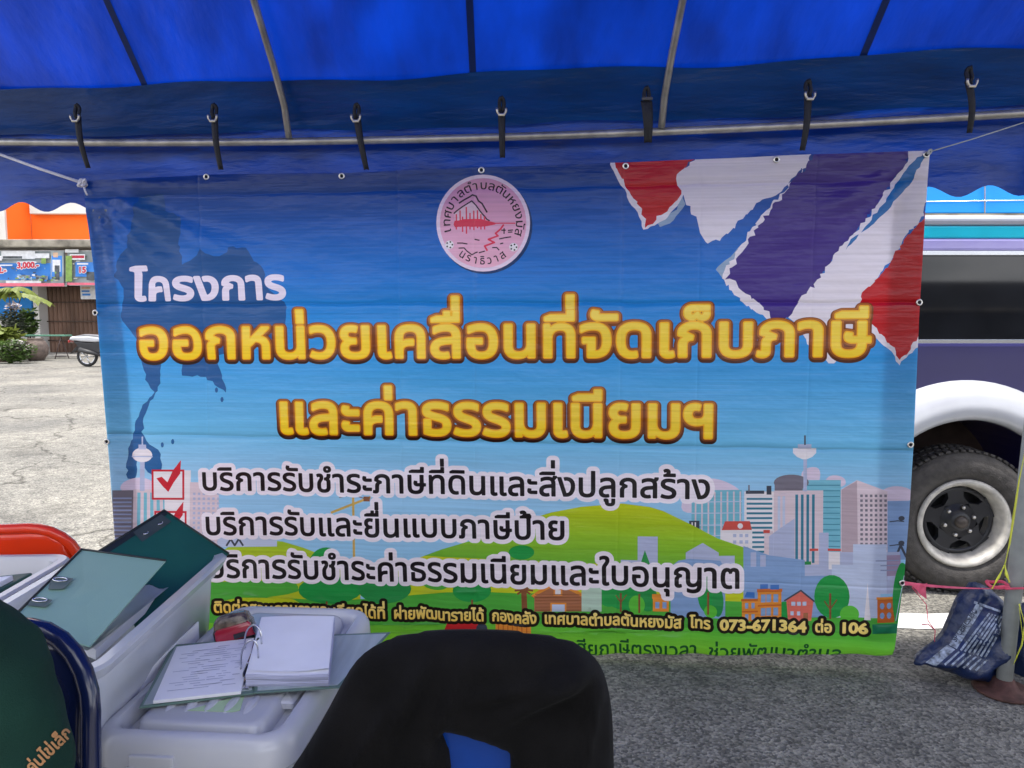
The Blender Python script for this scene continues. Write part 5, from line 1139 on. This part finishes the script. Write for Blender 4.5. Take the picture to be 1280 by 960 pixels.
# files inside the left box
for k, (x0, x1, m, lb) in enumerate(((-1.74, -1.47, fpale, 'pale file edge lying inside the box at the left edge'), (-1.45, -1.30, fgreen, 'dark green file lying inside the box at the left edge'))):
    b = MB(); b.box(((x0 + x1) / 2, 1.83, .65 + .02 * k), (x1 - x0 - .02, .26, .05), .006, rot=Matrix.Rotation(R(6 * (1 - 2 * k)), 4, 'Y')); b.box(((x0 + x1) / 2, 1.80, .682 + .02 * k), (x1 - x0 - .05, .2, .014), .002, 1, rot=Matrix.Rotation(R(6 * (1 - 2 * k)), 4, 'Y')); b.box(((x0 + x1) / 2 + .01, 1.83, .500), (x1 - x0 - .05, .24, .24), .006)
    tag(origin_to(b.build('file', [m, paper]), ((x0 + x1) / 2, 1.83, .39)), lb, 'file')
# open ring binder on the lid
zb = .626
def P2(px, py, dz=0): return atz(px, py, zb + dz)
bd = thing('ring_binder', 'open ring binder with white pages lying across the lidded box', 'binder', P2(300, 840))
grn = mat('binder_edge', (.12, .20, .17), .4); bsil = mat('binder_lining', (.36, .42, .43), .34, .5, var=.15, vscale=40, stretch=(1, .1, 1))
def plate2(name, px, z0, z1, m, parent, jit=0):
    top = [P2(x, y, z1) for x, y in px]; bot = [p - Vector((0, 0, z1 - z0)) for p in top]; n = len(px); b = MB()
    b.add(top + bot, [tuple(range(n)), tuple(range(2 * n - 1, n - 1, -1))] + [(i, i + n, (i + 1) % n + n, (i + 1) % n) for i in range(n)]); return attach(b.build(name, m, None, bev=.0008), parent)
plate2('cover', [(174, 884), (216, 806), (318, 797), (318, 866)], -.003, .001, grn, bd); plate2('cover', [(318, 797), (488, 790), (424, 859), (318, 866)], .001, .004, grn, bd)
plate2('lining', [(179, 881), (219, 808), (318, 799), (315, 862)], .001, .0022, bsil, bd); plate2('lining', [(322, 798), (483, 792), (422, 856), (322, 863)], .004, .0052, bsil, bd)
pg = plate2('page_stack', [(191, 876), (221, 808), (318, 797), (301, 864)], .0022, .009, paper, bd)
b = MB(); rr = random.Random(3)
for r_ in range(19):
    v = .10 + r_ * .042
    for sgm in range(rr.randint(3, 6)):
        u0 = .08 + .8 * rr.random(); u1 = min(.93, u0 + rr.uniform(.05, .22))
        A0 = [P2(*q, .0095) for q in ((221, 808), (318, 797), (301, 864), (191, 876))]
        q = [A0[0].lerp(A0[1], u).lerp(A0[3].lerp(A0[2], u), vv) for u, vv in ((u0, v), (u1, v), (u1, v + .008), (u0, v + .008))]; b.add(q, [(0, 1, 2, 3)])
attach(b.build('page_lines', mat('faint_ink', (.42, .44, .52), .8)), pg)
# right-hand stack fans down towards its near edge
S0 = [P2(327, 787, .0052), P2(418, 786, .0052), P2(411, 858, .0052), P2(308, 858, .0052)]
def stk(u, v, top):
    p = S0[0].lerp(S0[1], u).lerp(S0[3].lerp(S0[2], u), v); h = .034 * (1 - .12 * v) * (1 - .25 * (u - .5) ** 2) - .006 * math.sin(math.pi * u) * v; back = Vector((0, .028 * top, 0)) if v > .9 else Vector()
    return p + Vector((0, 0, h * top)) + back * 0
b = MB(); b.grid(lambda u, v: stk(u, v, 1), 14, 14); N_ = 14
for ed in (lambda s_: (s_, 1), lambda s_: (1, s_), lambda s_: (0, s_), lambda s_: (s_, 0)):
    b.grid(lambda u, v: stk(*ed(u), v) + Vector((.0016 * math.sin(v * 60), -.0016 * abs(math.sin(v * 44)), 0)), 14, 16, 1, False)
attach(b.build('page_stack', [paper, mat('paper_edges', (.42, .43, .58), .7, var=.35, vscale=60, stretch=(.2, .2, 14))]), bd)
b = MB(); b.grid(lambda u, v: stk(.012 + .97 * u + .02 * v, .015 + .95 * v, 1) + Vector((0, 0, .0012 + .016 * max(0, u + v - 1.55) ** 1.5 + .004 * max(0, v - .7))), 14, 14); attach(b.build('loose_page', paper), bd)
for (xa, ya), (xb, yb), hpx in (((301, 838), (323, 823), 30), ((306, 812), (327, 806), 26)):
    A_, B2 = P2(xa, ya, .006), P2(xb, yb, .034); b = MB(); b.tube([A_.lerp(B2, (1 - math.cos(a)) / 2) + Vector((0, 0, .052 * math.sin(a) ** .6)) for a in np.linspace(0, math.pi, 16)], .0021, 8); attach(b.build('ring', steel), bd)
plate2('ring_bar', [(300, 860), (313, 792), (321, 792), (311, 860)], .0023, .0065, steel, bd)
b = MB(); pa, pb = P2(304, 846, .016), P2(323, 799, .034); b.tube([pa, pa.lerp(pb, .08), pb], [.0012, .0042, .0042], 10, 0); b.tube([pa.lerp(pb, .55) , pa.lerp(pb, .62)], .0046, 10, 1); b.tube([pa.lerp(pb, .3) , pa.lerp(pb, .34)], .0046, 10, 1)
tag(origin_to(b.build('pen', [mat('pen_black', (.012, .012, .014), .25, coat=.5), steel]), pa), 'black and silver pen resting between the binder pages', 'pen')
# green card and stapler
b = MB(); b.add([P2(x, y, -.0068) for x, y in ((234, 888), (306, 868), (300, 888), (290, 890))], [(0, 1, 2, 3)]); tag(origin_to(b.build('green_card', mat('pale_green_card', (.42, .58, .34), .7), solid=.001), P2(290, 885)), 'pale green card peeking out under the ring binder', 'card')
so_ = P2(296, 797, 0); stp = thing('stamp_case', 'red and black office stapler beside the far edge of the binder', 'stapler', so_)
stp.name = 'stapler'; stp.scale = (1.22, 1.22, 1.22); redm = mat('glossy_red', (.32, .012, .03), .2, .5, coat=.6); blkm = mat('glossy_black', (.012, .012, .014), .2, .5, coat=.5); dm = Matrix.Rotation(R(14), 4, 'Z') @ Matrix.Rotation(R(-12), 4, 'Y')
b = loft([(-.004, .036, .020, .008), (.002, .038, .023, .010), (.026, .038, .024, .012), (.032, .034, .020, .011)]); b.v = [tuple(dm @ Vector(v)) for v in b.v]; b.build('base', blkm, stp)
b = loft([(.010, .0375, .004, .003), (.014, .036, .0065, .004), (.034, .034, .0065, .004), (.038, .030, .004, .003)]); b.v = [tuple(dm @ (Vector(v) + Vector((.002, -.021, -.004)))) for v in b.v]; b.build('front_panel', redm, stp)
b = loft([(.032, .035, .021, .011), (.042, .033, .019, .010), (.048, .026, .014, .009)]); b.v = [tuple(dm @ Vector(v)) for v in b.v]; b.build('top', mat('patterned_cap', (.10, .07, .05), .25, var=1.0, vscale=60, coat=.5), stp)
b = MB(); b.box(dm @ Vector((.012, -.0285, .014)), (.022, .003, .010), .001, rot=dm); b.build('window', blkm, stp)

# ------------------------------------------------------------------ person on the navy chair, at the left edge
def skin_mesh(name, joints, bones, m, parent=None, sub=2):
    """one continuous body surface grown round a skeleton; joints {name: (x, y, z, rx, ry)}"""
    names = list(joints); me = bpy.data.meshes.new(name); me.from_pydata([joints[k][:3] for k in names], [(names.index(a), names.index(b_)) for a, b_ in bones], [])
    o = link(name, me); md = o.modifiers.new('skin', 'SKIN'); md.use_smooth_shade = True
    for i, k in enumerate(names):
        sv = me.skin_vertices[0].data[i]; sv.radius = joints[k][3:5]; sv.use_root = (i == 0)
    s_ = o.modifiers.new('sub', 'SUBSURF'); s_.levels = sub; s_.render_levels = sub
    bpy.context.view_layer.update(); ev = o.evaluated_get(bpy.context.evaluated_depsgraph_get()); m2 = bpy.data.meshes.new_from_object(ev); o.modifiers.clear(); o.data = m2; m2.name = name
    m2.materials.clear(); m2.materials.append(m); m2.polygons.foreach_set('use_smooth', [True] * len(m2.polygons))
    if parent: attach(o, parent)
    return o
PX, PY = -.853, .93
skinm = mat('skin', (.36, .22, .15), .5, .4, var=.1, vscale=12); shirtm = mat('dark_green_cloth', (.006, .030, .021), .85, .2, var=.25, vscale=6, bump=.25, bscale=500); trou = mat('black_trousers', (.015, .015, .018), .8); hairm = mat('black_hair', (.008, .007, .007), .45, var=.3, vscale=60, bump=.4, bscale=200)
J = {'pelvis': (PX, PY + .02, .50, .15, .11), 'waist': (PX, PY + .01, .66, .135, .10), 'chest': (PX, PY, .86, .145, .11), 'collar': (PX, PY, .99, .09, .08), 'neck': (PX, PY - .01, 1.07, .052, .055), 'jaw': (PX, PY - .035, 1.14, .058, .07), 'head': (PX, PY - .03, 1.22, .076, .092), 'crown': (PX, PY - .02, 1.29, .058, .07)}
B = [('pelvis', 'waist'), ('waist', 'chest'), ('chest', 'collar'), ('collar', 'neck'), ('neck', 'jaw'), ('jaw', 'head'), ('head', 'crown')]
for s_, q in ((1, 'l'), (-1, 'r')):
    J.update({q + 'sh': (PX + s_ * .175, PY, .965, .058, .058), q + 'el': (PX + s_ * .215, PY - .02, .70, .042, .042), q + 'wr': (PX + s_ * .10, PY - .25, .60, .027, .03), q + 'pa': (PX + s_ * .075, PY - .31, .60, .022, .036), q + 'hp': (PX + s_ * .09, PY - .04, .50, .085, .085), q + 'kn': (PX + s_ * .11, PY - .46, .50, .062, .062), q + 'an': (PX + s_ * .11, PY - .44, .10, .038, .042), q + 'to': (PX + s_ * .12, PY - .60, .035, .042, .03)})
    B += [('collar', q + 'sh'), (q + 'sh', q + 'el'), (q + 'el', q + 'wr'), (q + 'wr', q + 'pa'), ('pelvis', q + 'hp'), (q + 'hp', q + 'kn'), (q + 'kn', q + 'an'), (q + 'an', q + 'to')]
    for f in range(4):
        fx = PX + s_ * (.10 - .017 * f); J.update({f'{q}f{f}a': (fx, PY - .335, .60, .010, .010), f'{q}f{f}b': (fx, PY - .368 + .004 * abs(f - 1), .597, .0085, .0085), f'{q}f{f}c': (fx, PY - .392 + .006 * abs(f - 1), .583, .0075, .0075)})
        B += [(q + 'pa', f'{q}f{f}a'), (f'{q}f{f}a', f'{q}f{f}b'), (f'{q}f{f}b', f'{q}f{f}c')]
    J.update({q + 'ta': (PX + s_ * .035, PY - .305, .60, .011, .011), q + 'tb': (PX + s_ * .022, PY - .335, .594, .009, .009)}); B += [(q + 'wr', q + 'ta'), (q + 'ta', q + 'tb')]
per = skin_mesh('person', J, B, skinm)
tag(per, 'seated person in a dark green shirt with orange lettering, cut off by the left edge', 'person')
JS = {k: J[k] for k in ('pelvis', 'waist', 'chest', 'collar', 'lsh', 'rsh', 'lel', 'rel')}
JS = {k: (*v[:3], v[3] + .018, v[4] + .018) for k, v in JS.items()}
JS['collar'] = (PX, PY, 1.0, .105, .09); JS['lsh'] = (PX + .172, PY + .0, .950, .082, .078); JS['lel'] = (PX + .206, PY - .02, .70, .064, .066); JS['lmid'] = (PX + .192, PY - .005, .83, .078, .076); JS['rsh'] = (PX - .172, PY, .950, .082, .078); JS['rel'] = (PX - .206, PY - .02, .70, .064, .066)
sh = skin_mesh('shirt', JS, [('pelvis', 'waist'), ('waist', 'chest'), ('chest', 'collar'), ('collar', 'lsh'), ('lsh', 'lmid'), ('lmid', 'lel'), ('collar', 'rsh'), ('rsh', 'rel')], shirtm, per, 4)
JT = {k: (*J[k][:3], J[k][3] + .014, J[k][4] + .014) for k in ('pelvis', 'lhp', 'lkn', 'lan', 'rhp', 'rkn', 'ran')}
skin_mesh('trousers', JT, [('pelvis', 'lhp'), ('lhp', 'lkn'), ('lkn', 'lan'), ('pelvis', 'rhp'), ('rhp', 'rkn'), ('rkn', 'ran')], trou, per)
def dome(a, b_):
    th = a * 2 * math.pi; fr = max(0, -math.sin(th)); ph = b_ * (2.15 - 1.05 * fr + .10 * math.sin(th * 9)); k = 1 + .03 * math.sin(th * 23 + b_ * 6)
    return Vector((PX + .084 * k * math.sin(ph) * math.cos(th), PY - .020 + .102 * k * math.sin(ph) * math.sin(th), 1.225 + .108 * math.cos(ph)))
b = MB(); b.grid(dome, 48, 18); attach(b.build('hair', hairm), per)
for s_ in (-1, 1):
    b = MB(); b.lathe([(0, .005), (.007, .0045), (.012, .0)], 14, 0, Matrix.Translation((PX + s_ * .030, PY - .1175, 1.222)) @ Matrix.Scale(.62, 4, (0, 0, 1)) @ Matrix.Rotation(R(90), 4, 'X')); attach(b.build('eye', mat('eye_white', (.5, .48, .46), .3)), per)
    b = MB(); b.lathe([(0, .0062), (.0045, .0058), (.0058, .003)], 12, 0, Matrix.Translation((PX + s_ * .030, PY - .1175, 1.222)) @ Matrix.Rotation(R(90), 4, 'X')); attach(b.build('iris', mat('dark_iris', (.02, .012, .008), .15)), per)
    b = MB(); b.tube([(PX + s_ * .014, PY - .117, 1.240), (PX + s_ * .030, PY - .119, 1.245), (PX + s_ * .047, PY - .108, 1.239)], [.002, .0035, .002], 6); attach(b.build('eyebrow', hairm), per)
    b = MB(); b.lathe([(0, .006), (.012, .004), (.02, 0)], 12, 0, Matrix.Translation((PX + s_ * .083, PY - .02, 1.20)) @ Matrix.Rotation(R(90), 4, 'Y') @ Matrix.Scale(1.7, 4, (1, 0, 0))); attach(b.build('ear', skinm), per)
b = MB(); b.tube([(PX, PY - .112, 1.232), (PX, PY - .122, 1.205), (PX, PY - .127, 1.192), (PX, PY - .108, 1.183)], [.006, .009, .012, .010], 10); attach(b.build('nose', skinm), per)
b = MB(); b.tube([(PX - .024, PY - .108, 1.158), (PX, PY - .116, 1.158), (PX + .024, PY - .108, 1.158)], [.004, .007, .004], 8); attach(b.build('mouth', mat('lips', (.3, .12, .10), .5)), per)
from mathutils import noise as mnoise
for v in sh.data.vertices:
    q = v.co; v.co = q + v.normal * (.010 * mnoise.noise(Vector((q.x * 13 + q.z * 5, q.y * 9, q.z * 5))) + .006 * mnoise.noise(Vector((q.x * 30 - q.z * 14, q.y * 20, q.z * 9))))
b = MB(); b.tube([(PX + .086 * math.cos(a), PY + .0 + .08 * math.sin(a), 1.034 + .022 * math.sin(a)) for a in np.linspace(0, 2 * math.pi, 33)[:-1]], .024, 10, closed=True); attach(b.build('collar', shirtm), sh)
sv = [sh.matrix_world @ v.co for v in sh.data.vertices]; st_ = BVHTree.FromPolygons(sv, [p.vertices[:] for p in sh.data.polygons])
decal_text('shirt_lettering', sh, 'ค่นไข่เล็ก', (40, 968), (92, 917), 12, mat('orange_print', (.40, .20, .08), .6), st_, .03)
